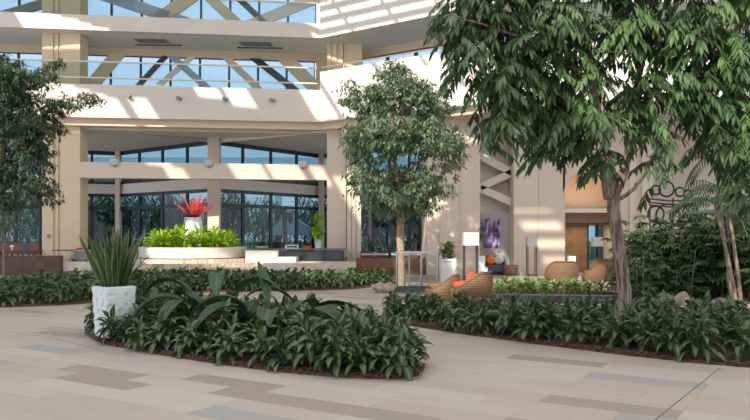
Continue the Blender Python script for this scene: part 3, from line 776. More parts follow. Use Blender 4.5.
for p in scatter(RB, .37, 4, .10):
    if (Vector(p) - Vector((TRX, TRY))).length < .35 or p[0] > PX(775, p[1]): continue
    if p[0] < PX(510, p[1]): l, g = ('dark green broad-leaved plant at the left end of the right-hand bed', 'right bed plants at its left end')
    elif p[0] < TRX - .3: l, g = ('dark green broad-leaved plant in the right-hand bed, left of the big trunk', 'right bed plants left of the trunk')
    else: l, g = ('dark green broad-leaved plant in the right-hand bed, from the big trunk rightwards', 'right bed plants right of the trunk')
    put(protos, 0, (p[0], p[1], .03), rn.uniform(.80, 1.0) * (1.08 if p[1] < 12 else .92), l, 'plant', g, rn); n_bed += 1
    rb_objs.append(LAST[0])
rim(isl_objs, 'the island bed'); rim(rb_objs, 'the right-hand bed')
# long back hedge: front plants one by one, the rest as one mass
hp = [rosette(40 + s, n=30, L=.20, Wd=.085, m='leaf_hedge', stemh=.16, dr=(1.0, 2.2)) for s in range(4)]
pts_ = [p for p in scatter(LH, .36, 6, .15) if p[0] > PX(-30, p[1])]
pts_.sort(key=lambda p: p[1])
quota = max(40, 298 - n_bed)
for p in pts_[:quota]:
    if p[0] < PX(92, p[1]): l, g = ('green broad-leaved hedge plant left of the white pot', 'hedge plants left of the pot')
    else: l, g = ('green broad-leaved hedge plant in the front of the long back hedge, right of the pot', 'hedge plants right of the pot')
    put(hp, 0, (p[0], p[1], .03), rn.uniform(.95, 1.2), l, 'plant', g, rn)
mass = MB()
for p in pts_[quota:]:
    src = hp[rn.randrange(4)].data; a = rn.uniform(0, 6.28); s_ = rn.uniform(.95, 1.2); M = Matrix.Translation((p[0], p[1], .03)) @ Matrix.Rotation(a, 4, 'Z') @ Matrix.Scale(s_, 4)
    at = [tuple(c.color[:2]) for c in src.color_attributes['lf'].data]
    mass.add([M @ v.co for v in src.vertices], [tuple(f.vertices) for f in src.polygons], at)
if mass.v: tag(mass.build('hedge_foliage', 'leaf_hedge'), 'mass of green leaves at the back of the long hedge', 'hedge', kind='stuff')
bp = [rosette(60 + s, n=24, L=.17, Wd=.075, m='leaf_bright', name='bright_shrub', stemh=.14) for s in range(3)]
for p in scatter(BH, .33, 8, .12):
    put(bp, 0, (p[0], p[1], .03), rn.uniform(.75, .95), 'low light-green shrub in the sunlit patch before the wicker chairs', 'shrub', 'sunlit low shrubs', rn)
# lime plants in the round planter
lp = [rosette(70 + s, n=36, L=.30, Wd=.085, m='leaf_lime', name='lime_plant', stemh=.3, dr=(1.0, 2.0)) for s in range(3)]
rr = random.Random(3); cnt = 0
for ring, k, sc in ((1.75, 17, 1.2), (1.25, 11, 1.4), (.8, 6, 1.4)):
    for i in range(k):
        a = 2 * PI * i / k + rr.uniform(-.1, .1)
        put(lp, 0, (PC[0] + ring * math.cos(a), PC[1] + ring * math.sin(a), PC[2] + .38), sc * rr.uniform(.85, 1.08), 'bright lime green leafy plant in the round white planter', 'plant', 'lime plants in the round planter', rr)

# large paddle-leaved plants in the island
def paddle(loc, leaves, label, seed):
    r = random.Random(seed); root = empty('paddle_leaf_plant', loc, label, 'plant', 'paddle-leaved plants of the island')
    for (az, el, L, Wd, dr, pet) in leaves:
        mb = MB(); d_ = Vector((math.cos(R(az)) * math.cos(R(el)), math.sin(R(az)) * math.cos(R(el)), math.sin(R(el))))
        tip = d_ * pet + Vector((0, 0, .05)); mb.tube([(0, 0, 0), d_ * pet * .5 + Vector((0, 0, .04)), tip], [.016, .013, .01], 6)
        mb.leaf(tip, d_, L, Wd, droop=dr, fold=.35, rnd=r.random(), seg=9, shape=.9, roll=r.uniform(-.35, .35))
        mb.build('leaf_blade', 'leaf_big', root, smooth=True)
paddle((PX(215, 11.0), 11.0, .03), [(165, 58, 1.0, .26, 1.9, .72), (200, 50, .95, .28, 1.9, .62), (12, 52, 1.05, .26, 2.0, .70), (240, 50, .9, .28, 2.0, .60), (310, 50, .9, .28, 2.0, .60), (100, 60, .9, .24, 1.4, .7), (350, 62, .8, .2, 1.8, .72), (140, 50, .9, .26, 1.7, .6)], 'paddle-leaved plant with arching dark leaves, left one in the island middle', 1)
paddle((PX(275, 10.4), 10.4, .03), [(118, 62, .7, .19, .45, .66), (5, 42, 1.05, .24, 1.5, .62), (172, 42, 1.15, .32, 1.6, .62), (215, 46, .95, .32, 1.8, .6), (330, 42, 1.0, .3, 1.7, .58), (60, 45, .9, .24, 1.5, .55), (270, 50, .8, .28, 1.9, .55), (22, 34, 1.05, .18, 1.2, .7), (190, 52, 1.0, .28, 1.9, .62)], 'paddle-leaved plant with one tall upright leaf, right one in the island middle', 2)
paddle((PX(118, 11.9) + .55, 11.9, .03), [(170, 56, .6, .16, 1.1, .3), (20, 50, .65, .16, 1.2, .3), (100, 60, .6, .16, .8, .3), (250, 55, .65, .16, 1.2, .3), (310, 45, .65, .16, 1.2, .3)], 'low paddle-leaved plant just right of the snake plant pot', 3)

# ------------------------------------------------------------------ white relief pot and snake plant
px_, py_ = PX(114, 11.35), 11.35
pot = empty('relief_pot', (px_, py_, .0), 'tall white square pot with raised block pattern beside the island bed', 'pot', rz=R(47))
mb = MB(); hp_ = .82
def ring(s, z): return [(-s, -s, z), (s, -s, z), (s, s, z), (-s, s, z)]
vs = ring(.19, 0) + ring(.225, hp_) + ring(.20, hp_) + ring(.19, hp_ - .12)
mb.add(vs, [(3, 2, 1, 0)] + [(a * 4 + i, a * 4 + (i + 1) % 4, (a + 1) * 4 + (i + 1) % 4, (a + 1) * 4 + i) for a in range(3) for i in range(4)] + [(12, 13, 14, 15)])
mb.build('pot_body', 'potwhite', pot)
mb = MB(); r = random.Random(2)
for side in range(4):
    ca, sa = math.cos(side * PI / 2), math.sin(side * PI / 2)
    row = 0; z = .01
    while z < hp_ - .03:
        hgt = .0785; u = -1.0
        while u < .98:
            u1 = min(1.0, u + r.choice((.34, .4, .5))); u1 = 1.0 if u1 > .85 else u1
            dep = (.019 if (row + int((u + 1) * 2)) % 2 else .004) + .006 * r.random(); h0 = .19 + .035 * z / hp_; h1 = .19 + .035 * (z + hgt) / hp_
            q = [(u * h0, -h0 + .002, z), (u1 * h0, -h0 + .002, z), (u1 * h0, -h0 - dep, z), (u * h0, -h0 - dep, z),
                 (u * h1, -h1 + .002, z + hgt), (u1 * h1, -h1 + .002, z + hgt), (u1 * h1, -h1 - dep, z + hgt), (u * h1, -h1 - dep, z + hgt)]
            mb.add([(x_ * ca - y_ * sa, x_ * sa + y_ * ca, z_) for x_, y_, z_ in q], [(3, 2, 1, 0), (4, 5, 6, 7), (2, 3, 7, 6), (3, 0, 4, 7), (1, 2, 6, 5)])
            u = u1
        z += .0795; row += 1
mb.build('relief_blocks', 'potwhite', pot)
mb = MB(); mb.box(-.19, -.19, hp_ - .13, .19, .19, hp_ - .05); mb.build('soil', 'soil', pot)
sn = empty('snake_plant', (px_, py_, hp_ - .06), 'snake plant with tall yellow-edged blades in the white relief pot', 'plant')
r = random.Random(12)
mb = MB()
for i in range(60):
    a = r.uniform(0, 2 * PI); rr_ = r.uniform(0, .16); el = R(90 - rr_ / .16 * 20 - r.uniform(0, 6)); L = r.uniform(.6, 1.04)
    d_ = Vector((math.cos(a) * math.cos(el), math.sin(a) * math.cos(el), math.sin(el)))
    mb.leaf((math.cos(a) * rr_, math.sin(a) * rr_, 0), d_, L, .088, droop=r.uniform(-.15, .4), fold=.4, rnd=r.random(), seg=7, shape=.7, roll=r.uniform(-1.2, 1.2))
mb.build('upright_leaves', 'leaf_snake', sn)
mb = MB()
for (az, L, dr, el) in ((185, .85, 1.3, 58), (200, .7, 1.5, 50), (5, .8, .5, 60), (350, .7, .5, 56), (170, .6, 1.2, 50), (260, .7, 1.6, 55)):
    el = R(el); a = R(az); d_ = Vector((math.cos(a) * math.cos(el), math.sin(a) * math.cos(el), math.sin(el)))
    mb.leaf((math.cos(a) * .1, math.sin(a) * .1, 0), d_, L, .055, droop=dr, fold=.4, rnd=r.random(), seg=9, shape=.7)
mb.build('arching_leaves', 'leaf_snake', sn)

# ------------------------------------------------------------------ trees
def limb(mb, pts, r0, r1, seg=9, wob=.0, seed=0):
    r = random.Random(seed); P = [Vector(p) for p in pts]; Q = []
    for a, b, c, d_ in zip([P[0]] + P[:-2], P[:-1], P[1:], P[2:] + [P[-1]]):
        for k in range(5):
            t = k / 5; Q.append(.5 * ((2 * b) + (c - a) * t + (2 * a - 5 * b + 4 * c - d_) * t * t + (3 * b - a - 3 * c + d_) * t ** 3))
    Q.append(P[-1]); n = len(Q)
    Q = [q + Vector((r.uniform(-wob, wob), r.uniform(-wob, wob), 0)) * (i > 0) for i, q in enumerate(Q)]
    mb.tube(Q, [r0 + (r1 - r0) * i / (n - 1) for i in range(n)], seg)
def tree(name, base, label, trunk_pts, limbs, sprays, leafm, barkm, spray_fn, cat='tree'):
    base = Vector(base); root = empty(name, base, label, cat)
    mb = MB()
    for pts, r0, r1 in trunk_pts: limb(mb, [Vector(p) - base for p in pts], r0, r1, 10, .01)
    mb.build('trunk', barkm, root, smooth=True)
    mb = MB()
    for pts, r0, r1 in limbs: limb(mb, [Vector(p) - base for p in pts], r0, r1, 6, .02)
    mb.build('branches', barkm, root, smooth=True)
    mb = MB()
    for c, out in sprays: spray_fn(mb, Vector(c) - base, out)
    mb.build('foliage', leafm, root)
    return root
rt = random.Random(77)
def big_spray(mb, c, out):
    a = math.atan2(out.y, out.x) + rt.uniform(-.9, .9); L = rt.uniform(.35, .6)
    d_ = Vector((math.cos(a), math.sin(a), rt.uniform(-.5, .25))).normalized(); p = c - d_ * L * .5; rnd0 = rt.random()
    if rt.random() < .12: rnd0 = 1.0
    n = 7; st = [p.copy()]; sgn = 1
    side = d_.cross(Vector((0, 0, 1))).normalized()
    for i in range(n):
        d_ = (d_ + Vector((0, 0, -.13))).normalized(); p = p + d_ * L / n; st.append(p.copy())
        for s_ in (-1, 1):
            ld = (d_ * rt.uniform(.5, .9) + side * s_ * rt.uniform(.5, .9) + Vector((0, 0, rt.uniform(-.75, -.1)))).normalized()
            mb.leaf(p, ld, rt.uniform(.14, .22), rt.uniform(.04, .055), droop=rt.uniform(.2, .7), fold=.2, rnd=min(1, max(0, rnd0 * .75 + rt.uniform(0, .25))), seg=3, shape=.85, roll=rt.uniform(-.5, .5))
    mb.leaf(p, d_, .22, .055, droop=.5, rnd=rnd0, seg=3)
    mb.tube(st[::2] + [st[-1]], .005, 3)
def small_spray(k, lw, n, spread):
    def f(mb, c, out):
        rnd0 = rt.random(); a = math.atan2(out.y, out.x) + rt.uniform(-1, 1); d0 = Vector((math.cos(a), math.sin(a), rt.uniform(-.5, .5))).normalized()
        mb.tube([c - d0 * spread, c + d0 * spread * .6], .004, 3)
        for i in range(n):
            q = c + d0 * rt.uniform(-spread, spread * .7) + Vector((rt.uniform(-1, 1), rt.uniform(-1, 1), rt.uniform(-1, 1))) * spread * .22
            ld = (d0 * .6 + Vector((rt.uniform(-1, 1), rt.uniform(-1, 1), rt.uniform(-1, .4)))).normalized()
            mb.leaf(q, ld, k * rt.uniform(.75, 1.25), lw, droop=.3, fold=.15, rnd=min(1, max(0, rnd0 * .6 + rt.uniform(0, .4))), seg=2)
    return f
def fill(blobs, n, d0, spread, shell=.5):
    """sprays in ellipsoid lobes given by picture place and size at distance d0"""
    out = []; tot = sum(b[2] * b[3] for b in blobs)
    for (px, py, rx, ry, *dd) in blobs:
        dc = d0 + (dd[0] if dd else 0); c = PT(px, py, dc); RX = rx / F * dc; RZ = ry / F * dc; RY = spread if len(dd) < 2 else dd[1]
        for _ in range(int(n * rx * ry / tot)):
            v = Vector((rt.gauss(0, 1), rt.gauss(0, 1), rt.gauss(0, 1))).normalized() * (shell + (1 - shell) * rt.random()) 
            out.append((Vector((c.x + v.x * RX, c.y + v.y * RY, c.z + v.z * RZ)), Vector((v.x + .01, v.y, v.z))))
    return out
# big right-hand tree
B = Vector((TRX, TRY, .0))
fork = PT(612, 188, 11.3)
tk = [([B, PT(624, 290, 11.3), PT(619, 250, 11.3), PT(614, 215, 11.3), fork], .108, .095),
      ([B + Vector((.0, 0, -.02)), PT(624, 320, 11.3)],   .135, .108),
      ([fork - Vector((.02, 0, .15)), PT(604, 160, 11.2), PT(598, 125, 11.1), PT(592, 80, 11.0), PT(585, 20, 11)], .11, .05),
      ([fork - Vector((-.03, 0, .12)), PT(624, 170, 11.3), PT(630, 140, 11.4), PT(636, 95, 11.4), PT(650, 20, 11.5)], .085, .04)]
lb = [([PT(618, 200, 11.3), PT(634, 188, 11.2), PT(650, 165, 11.0), PT(668, 130, 10.9), PT(700, 90, 10.8)], .035, .015),
      ([PT(598, 130, 11.1), PT(570, 100, 10.9), PT(530, 85, 10.7), PT(490, 80, 10.5)], .04, .012),
      ([PT(592, 85, 11.0), PT(550, 50, 10.8), PT(500, 30, 10.6), PT(450, 15, 10.5)], .045, .012),
      ([PT(632, 130, 11.4), PT(670, 90, 11.2), PT(720, 60, 11)], .035, .012),
      ([PT(590, 60, 11), PT(620, 10, 11), PT(660, -30, 11)], .04, .015),
      ([PT(598, 120, 11.1), PT(575, 115, 11.3), PT(545, 125, 11.5)], .025, .01),
      ([PT(626, 165, 11.3), PT(600, 150, 11.0), PT(575, 150, 10.8)], .015, .008),
      ([PT(640, 90, 11.4), PT(700, 40, 11.6), PT(760, 10, 11.8)], .035, .012)]
BL = [(478, 18, 48, 34), (470, 50, 28, 24, -.2), (500, 78, 32, 30, -.2), (497, 118, 22, 32, -.3), (520, 50, 38, 40), (545, 100, 30, 36), (545, 140, 17, 22, -.2),
      (560, 22, 50, 36), (580, 70, 34, 32), (588, 122, 34, 28, -.3), (603, 152, 14, 18, -.4), (625, 30, 44, 34), (650, 82, 36, 30), (640, 122, 28, 18),
      (690, 30, 50, 38), (700, 80, 42, 32), (735, 60, 32, 46), (720, 112, 36, 28, -.3), (745, 150, 22, 34, -.6), (655, 150, 12, 14, -.3), (652, 184, 6, 9, -.2), (706, 140, 22, 12, .2), (738, 185, 12, 20, -.6), (760, 20, 30, 40), (505, -20, 60, 25), (620, -30, 90, 30), (700, -30, 60, 30)]
tree('broadleaf_tree', B, 'large broad-leaved tree rising from the right-hand bed with a thick forked trunk', tk, lb, fill(BL, 1050, 10.9, .75, .35), 'leaf_large_tree', 'bark_streaked', big_spray)
# middle tree
DM = 22.3; B = Vector((PX(401, DM), DM, 0))
tk = [([B, PT(401, 262, DM), PT(400, 240, DM), PT(401, 215, DM), PT(402, 195, DM)], .13, .09),
      ([PT(402, 198, DM), PT(396, 170, DM), PT(392, 130, DM), PT(396, 85, DM)], .075, .03), ([PT(402, 205, DM), PT(412, 180, DM), PT(424, 150, DM), PT(430, 120, DM)], .065, .02),
      ([PT(401, 215, DM), PT(386, 195, DM), PT(370, 175, DM), PT(362, 150, DM)], .06, .02)]
lb = [([PT(394, 150, DM), PT(375, 130, DM), PT(355, 118, DM)], .04, .012), ([PT(394, 120, DM), PT(415, 95, DM), PT(435, 85, DM)], .035, .012),
      ([PT(401, 226, DM), PT(418, 205, DM), PT(430, 195, DM)], .03, .01), ([PT(424, 150, DM), PT(445, 145, DM), PT(460, 140, DM)], .03, .01), ([PT(395, 100, DM), PT(375, 90, DM), PT(355, 85, DM)], .03, .01)]
BL = [(398, 92, 42, 22), (375, 105, 28, 20), (425, 108, 34, 24), (398, 72, 20, 12), (358, 140, 17, 30), (385, 138, 30, 26, -.8), (425, 142, 36, 26, -.6), (452, 150, 16, 28),
      (368, 180, 24, 22, -.5), (400, 178, 30, 16, .6), (392, 203, 26, 16, -.6), (425, 188, 30, 22, -.3), (372, 205, 16, 12), (418, 208, 16, 12), (350, 95, 12, 14)]
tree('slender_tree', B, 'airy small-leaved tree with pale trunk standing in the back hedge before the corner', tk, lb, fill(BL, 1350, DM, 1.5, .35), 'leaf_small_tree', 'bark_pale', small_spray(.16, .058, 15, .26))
# left tree
DL = 16.8; B = Vector((PX(-14, DL), DL, 0))
tk = [([B, PT(-14, 260, DL), PT(-8, 215, DL), PT(0, 170, DL), PT(8, 120, DL), PT(12, 70, DL)], .13, .04)]
lb = [([PT(4, 140, DL), PT(30, 115, DL), PT(60, 100, DL), PT(95, 97, DL)], .03, .008), ([PT(0, 170, DL), PT(25, 160, DL), PT(45, 165, DL)], .03, .01), ([PT(6, 120, DL), PT(25, 85, DL), PT(45, 65, DL)], .03, .01), ([PT(-5, 200, DL), PT(20, 190, DL), PT(42, 195, DL)], .025, .01)]
BL = [(12, 92, 30, 30), (20, 75, 34, 12), (-10, 60, 24, 14), (10, 130, 30, 28), (34, 150, 14, 36), (5, 175, 28, 26), (40, 190, 14, 18), (15, 205, 20, 8), (45, 125, 14, 14)]
fl = fill(BL, 900, DL, 1.0, .3) + fill([(68, 102, 26, 10), (92, 100, 14, 7), (52, 108, 20, 10), (55, 62, 12, 6)], 60, DL, .5, .2)
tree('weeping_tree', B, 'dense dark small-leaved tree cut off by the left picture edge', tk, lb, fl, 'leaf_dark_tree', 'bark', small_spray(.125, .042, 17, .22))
# thin shrub beneath the left tree
B = Vector((PX(4, 21), 21, 0))
tree('window_shrub', B, 'thin pale-leaved shrub before the dark windows at the left edge', [([B, PT(3, 240, 21), PT(0, 215, 21)], .04, .02), ([PT(3, 250, 21), PT(10, 230, 21), PT(14, 210, 21)], .03, .01)],
     [([PT(3, 240, 21), PT(-8, 228, 21), PT(-12, 215, 21)], .02, .01)], fill([(4, 222, 16, 16), (-4, 240, 12, 14), (8, 205, 12, 8)], 70, 21, .5, .2), 'leaf_small_tree', 'bark', small_spray(.13, .04, 10, .2), cat='shrub')

# ------------------------------------------------------------------ fan palms of the thicket
def fan(mb, c, d_, r, n, rnd, w_=.035):
    d_ = d_.normalized(); side = d_.cross(Vector((0, 0, 1))); side = side.normalized() if side.length > .05 else Vector((1, 0, 0))
    for i in range(n):
        a = R(-105 + 210 * i / (n - 1)); ld = (d_ * math.cos(a) + side * math.sin(a) + Vector((0, 0, -.12))).normalized()
        mb.leaf(c, ld, r * (1 - .25 * abs(a) / 1.83), w_, droop=rt.uniform(.3, .8), fold=.3, rnd=rnd, seg=3, shape=.8)
def fan_palm(seed, H=1.5, canes=7, fr=.26):
    r = random.Random(seed); root = empty('fan_palm')
    st = MB(); lf = MB()
    for k in range(canes):
        bx, by = r.uniform(-.22, .22), r.uniform(-.22, .22); h = H * r.uniform(.65, 1.05); tx, ty = bx * 1.8 + r.uniform(-.1, .1), by * 1.8 + r.uniform(-.1, .1)
        st.tube([(bx, by, 0), ((bx + tx) / 2, (by + ty) / 2, h * .5), (tx, ty, h)], [.016, .014, .011], 5)
        for i in range(13):
            z = h * (1.0 - .06 * i) + .03; a = i * 2.4 + r.uniform(-.4, .4); el = r.uniform(.0, .7) - i * .05; pl = r.uniform(.2, .36)
            p0 = Vector((tx * z / h + bx * (1 - z / h), ty * z / h + by * (1 - z / h), z)); d_ = Vector((math.cos(a), math.sin(a), el)); p1 = p0 + d_ * pl
            st.tube([p0, p1], .004, 3); fan(lf, p1, d_, fr * r.uniform(.8, 1.15), 10, r.random(), .062)
    st.build('canes', 'bark', root); lf.build('foliage', 'leaf_palm', root); return root
fps = [fan_palm(s) for s in range(3)]
fpos = [(640, 18.6, 1.1), (641, 17.2, 1.0), (652, 18.2, 1.28), (672, 17.0, 1.15), (690, 18.4, 1.3), (708, 16.8, 1.2), (722, 18.0, 1.35), (744, 16.6, 1.25), (764, 17.6, 1.3), (644, 19.4, 1.05), (662, 19.6, 1.3), (700, 19.8, 1.4), (735, 19.4, 1.4), (640, 15.8, .75), (775, 15.8, 1.2), (657, 16.6, .95), (683, 16.2, .85), (716, 17.0, 1.2), (735, 17.6, 1.3), (755, 18.6, 1.45)]
used2 = set()
for i, (px, dd, sc) in enumerate(fpos):
    k = i % 3
    if k in used2: o = copy_tree(fps[k])
    else: o = fps[k]; used2.add(k)
    o.location = (PX(px, dd), dd, 0); o.scale = (sc,) * 3; o.rotation_euler.z = rt.uniform(0, 6.28)
    left = px < 660
    tag(o, 'dark green fan palm clump in the left half of the thicket, beside the big trunk' if left else 'dark green fan palm clump in the right half of the thicket', 'palm', 'fan palms of the left thicket' if left else 'fan palms of the right thicket')
fobj = [o for o in COL.objects if o.name.startswith('fan_palm')]
for nm, sel in (('front', [o for o in fobj if o.location.y < 17.7]), ('back', [o for o in fobj if o.location.y >= 17.7])):
    for i, o in enumerate(sorted(sel, key=lambda o: o.location.x / o.location.y)):
        o['label'] = 'dark green fan palm clump in the %s row of the thicket, %s' % (nm, ORD[i]); o['group'] = '%s row of the fan palm thicket' % nm
# tall slender palms at the right edge
def tall_palm(base, bend, H, label, seed, n=11, L=.85):
    r = random.Random(seed); root = empty('tall_palm', base, label, 'palm'); bend = Vector(bend)
    mb = MB(); pts = [Vector((bend.x * (t ** 1.4), bend.y * t, H * t)) for t in (0, .25, .5, .75, 1)]
    mb.tube(pts, [.042, .036, .032, .03, .028], 8); mb.build('trunk', 'bark', root, smooth=True)
    mb = MB(); top = pts[-1]
    for i in range(n):
        a = i * 2.4 + r.uniform(-.3, .3); el = r.uniform(.1, 1.3); d_ = Vector((math.cos(a), math.sin(a), el)).normalized(); p = top.copy(); st = [p.copy()]
        side = d_.cross(Vector((0, 0, 1))).normalized(); rn_ = r.random(); m_ = 12
        for j in range(m_):
            d_ = (d_ + Vector((0, 0, -.14))).normalized(); p = p + d_ * L / m_; st.append(p.copy())
            if j > 1:
                for s_ in (-1, 1): mb.leaf(p, d_ * .7 + side * s_ + Vector((0, 0, -.15)), .34 * (1 - .4 * j / m_), .028, droop=.7, rnd=rn_, seg=3, fold=.2)
        mb.tube(st, .008, 3)
    mb.build('fronds', 'leaf_palm', root)
def gp(px, d_): return (PX(px, d_), d_, 0)
tall_palm(gp(742, 14.6), (-.5, 0, 0), 3.2, 'leaning slender palm with pale trunk near the right edge', 1)
tall_palm(gp(733, 15.2), (-.2, .3, 0), 2.6, 'upright slender palm just behind the leaning one', 2)
tall_palm(gp(738, 14.2), (-.35, .2, 0), 2.2, 'shorter slender palm bending left in front of the thicket', 3)
tall_palm(gp(760, 15.0), (-.1, .0, 0), 3.3, 'slender palm cut off by the right picture edge', 4)
tall_palm(gp(738, 21), (.1, .2, 0), 3.9, 'tallest slender palm, behind the glass railing', 5)

# ------------------------------------------------------------------ stones and pool edge
mb = MB(); mb.prism([(PX(478, 17.9), 17.75), (PX(560, 17.9), 17.45), (PX(655, 17.5), 17.1), (PX(655, 17.5), 17.5), (PX(560, 18.2), 17.85), (PX(478, 18.3), 18.15)], 0, .17)
tag(mb.build('stone_curb', 'darkstone', bevel=.01), 'long dark stone curb before the sunlit low shrubs', 'curb')
mb = MB(); mb.box(-.3, -.25, 0, .3, .25, .36)
tag(mb.build('slate_block', 'darkstone', loc=(PX(641, 17.0), 16.7, 0), bevel=.02), 'dark blue-grey slate block right of the big trunk', 'stone block')
mb = MB(); mb.box(-.75, -.2, 0, .75, .2, .12)
tag(mb.build('stone_ledge', 'slategrey', loc=(PX(707, 14.8), 14.8, 0), bevel=.02), 'pale grey stone ledge at the foot of the palm thicket', 'stone ledge')
for (px, dd, r_, l) in ((667, 15.8, (.34, .24, .2), 'rounded tan boulder left of the palm thicket foot'), (682, 15.5, (.18, .16, .24), 'upright pale boulder between two rounded ones'), (653, 16.0, (.15, .14, .16), 'small tan boulder next to the slate block'),
                        (720, 15.3, (.22, .2, .18), 'brown boulder under the leaning palm'), (745, 15.2, (.25, .2, .13), 'flat tan boulder near the right picture edge'), (697, 15.9, (.16, .16, .14), 'small dull boulder in the thicket shade'),
                        (385, 20.6, (.36, .25, .17), 'flat tan boulder at the hedge end by the glass railing')):
    mb = MB(); mb.blob((0, 0, r_[2] * .7), r_, seed=px, lumps=.3, seg=14, rings=9); tag(mb.build('boulder', 'rock', loc=(PX(px, dd), dd, .0), smooth=True), l, 'boulder')

# ------------------------------------------------------------------ glass railing by the hedge
gr = empty('glass_railing', (PX(397, 20.6), 20.6, 0), 'steel-posted glass railing on a dark plinth before the middle tree', 'railing')
L_ = PX(438, 20.6) - PX(397, 20.6)
for x, y, w_ in ((0, 0, .035), (L_ * .6, 0, .035), (L_, .0, .03), (L_ * .36, 1.4, .03)):
    mb = MB(); mb.tube([(x, y, 0), (x, y, 1.12)], w_, 10); mb.build('post', 'steel', gr)
mb = MB(); mb.box(.05, -.006, .2, L_ * .6 - .05, .006, 1.06); mb.build('glass_panel', 'glass_rail', gr)
mb = MB(); mb.box(L_ * .6 + .05, -.006, .2, L_ - .05, .006, 1.06); mb.build('glass_panel', 'glass_rail', gr)
mb = MB(); mb.bar((-.04, 0, 1.12), (L_ + .04, 0, 1.12), .05, .04); mb.bar((0, 0, 1.12), (L_ * .36, 1.4, 1.12), .05, .04); mb.build('top_rail', 'steel', gr)
mb = MB(); mb.box(-.02, -.1, 0, L_ * .75, .12, .18); mb.build('plinth', 'darkstone', gr)

# ------------------------------------------------------------------ wicker chairs
def wicker(label, loc, rz, cushion=None, sc=1.0):
    root = empty('wicker_chair', loc, label, 'chair', 'wicker lounge chairs', rz=rz); root.scale = (sc,) * 3
    # shell: wraps round the back (local +Y is the open front)
    mb = MB(); n = 28; rows = 7; vs = []
    for side in (0, 1):
        for i in range(n + 1):
            a = PI * (-.12) - (PI * .76 + PI * .0) * 0 + (PI * 1.24) * i / n + PI - 0   # sweep round the back
            t = abs(i / n - .5) * 2; t = max(0, t - .25) / .75; h = .66 - .32 * (t * t * (3 - 2 * t)); 
            for j in range(rows + 1):
                q = j / rows; rad = (.38 + .12 * math.sin(q * PI * .75)) - (.035 if side else 0)
                vs.append((rad * math.cos(a), rad * .95 * math.sin(a), .02 + (h - .02) * q))
    R1 = rows + 1; off = (n + 1) * R1; fs = []
    for i in range(n):
        for j in range(rows):
            a0 = i * R1 + j; fs.append((a0, a0 + R1, a0 + R1 + 1, a0 + 1)); b0 = off + a0; fs.append((b0 + 1, b0 + R1 + 1, b0 + R1, b0))
        fs.append((i * R1 + rows, (i + 1) * R1 + rows, off + (i + 1) * R1 + rows, off + i * R1 + rows))
    for i in (0, n):
        for j in range(rows): a0 = i * R1 + j; fs.append((a0, a0 + 1, off + a0 + 1, off + a0))
    mb.add(vs, fs); mb.build('shell', 'wicker', root, smooth=True)
    rim = MB(); rim.tube([Vector(vs[i * R1 + rows]) * .98 + Vector((0, 0, .01)) for i in range(n + 1)], .028, 8); rim.build('rim', 'wicker', root, smooth=True)
    mb = MB(); mb.lathe([(.34, .0), (.40, .05), (.42, .28), (.38, .32), (.01, .33)], 28); mb.build('seat_base', 'wicker', root, smooth=True)
    mb = MB(); mb.lathe([(.30, .33), (.36, .36), (.36, .42), (.30, .46), (.01, .465)], 24); mb.build('seat_cushion', 'redfab' if cushion else 'wicker', root, smooth=True)
    if cushion:
        mb = MB(); mb.blob((0, 0, 0), (.22, .09, .15), 3, .08, 14, 8); c = mb.build('back_cushion', 'redfab', root, smooth=True, loc=(.12, .0, .50)); c.rotation_euler.x = R(-15)
    return root
wicker('wicker tub chair with red cushion, nearest one before the floor lamp', (PX(470, 17.3), 17.3, 0), R(60), True, 1.12)
wicker('wicker tub chair half hidden left of the red-cushioned one', (PX(441, 17.9), 17.9, 0), R(75), None, .98)
wicker('wicker tub chair seen from behind in the sun, left of the arch opening', (PX(561.5, 24.4), 24.4, 0), R(0), None, 1.12)
wicker('wicker tub chair in front of the arch opening, lower one', (PX(593, 24.8), 24.8, 0), R(50), None, .9)
wicker('wicker tub chair peeking out left of the big trunk', (PX(608, 25.6), 25.8, 0), R(-30), None, 1.15)
# coffee table between
ct = empty('side_table', (PX(437, 16.9), 17.0, 0), 'small dark low table left of the wicker chairs', 'table') if False else None

# ------------------------------------------------------------------ floor lamps
def lamp(px, d_, top, wd, sh, label):
    root = empty('floor_lamp', (PX(px, d_), d_, 0), label, 'lamp', 'floor lamps with white box shades')
    h = wd / 2
    for sx in (-1, 1):
        for sy in (-1, 1):
            mb = MB(); mb.box(sx * h * .84 - .016, sy * h * .7 - .016, 0, sx * h * .84 + .016, sy * h * .7 + .016, top - sh + .02); mb.build('leg', 'iron', root)
    for z in (.03, top - sh):
        mb = MB()
        for s_ in (-1, 1): mb.box(-h * .84, s_ * h * .7 - .014, z, h * .84, s_ * h * .7 + .014, z + .035); mb.box(s_ * h * .84 - .014, -h * .7, z, s_ * h * .84 + .014, h * .7, z + .035)
        mb.build('cross_bars', 'iron', root)
    mb = MB(); mb.box(-h, -h, top - sh, h, h, top); mb.build('lamp_shade', 'lampshade', root, bevel=.01)
lamp(470.5, 20.2, 1.67, .42, .36, 'tall floor lamp with white box shade right behind the red-cushioned chair')
lamp(531.5, 28.6, 1.54, .39, .37, 'floor lamp with white box shade before the plain wall left of the arch')
lamp(597, 28.4, 1.52, .37, .36, 'floor lamp with white box shade standing in front of the arch opening')

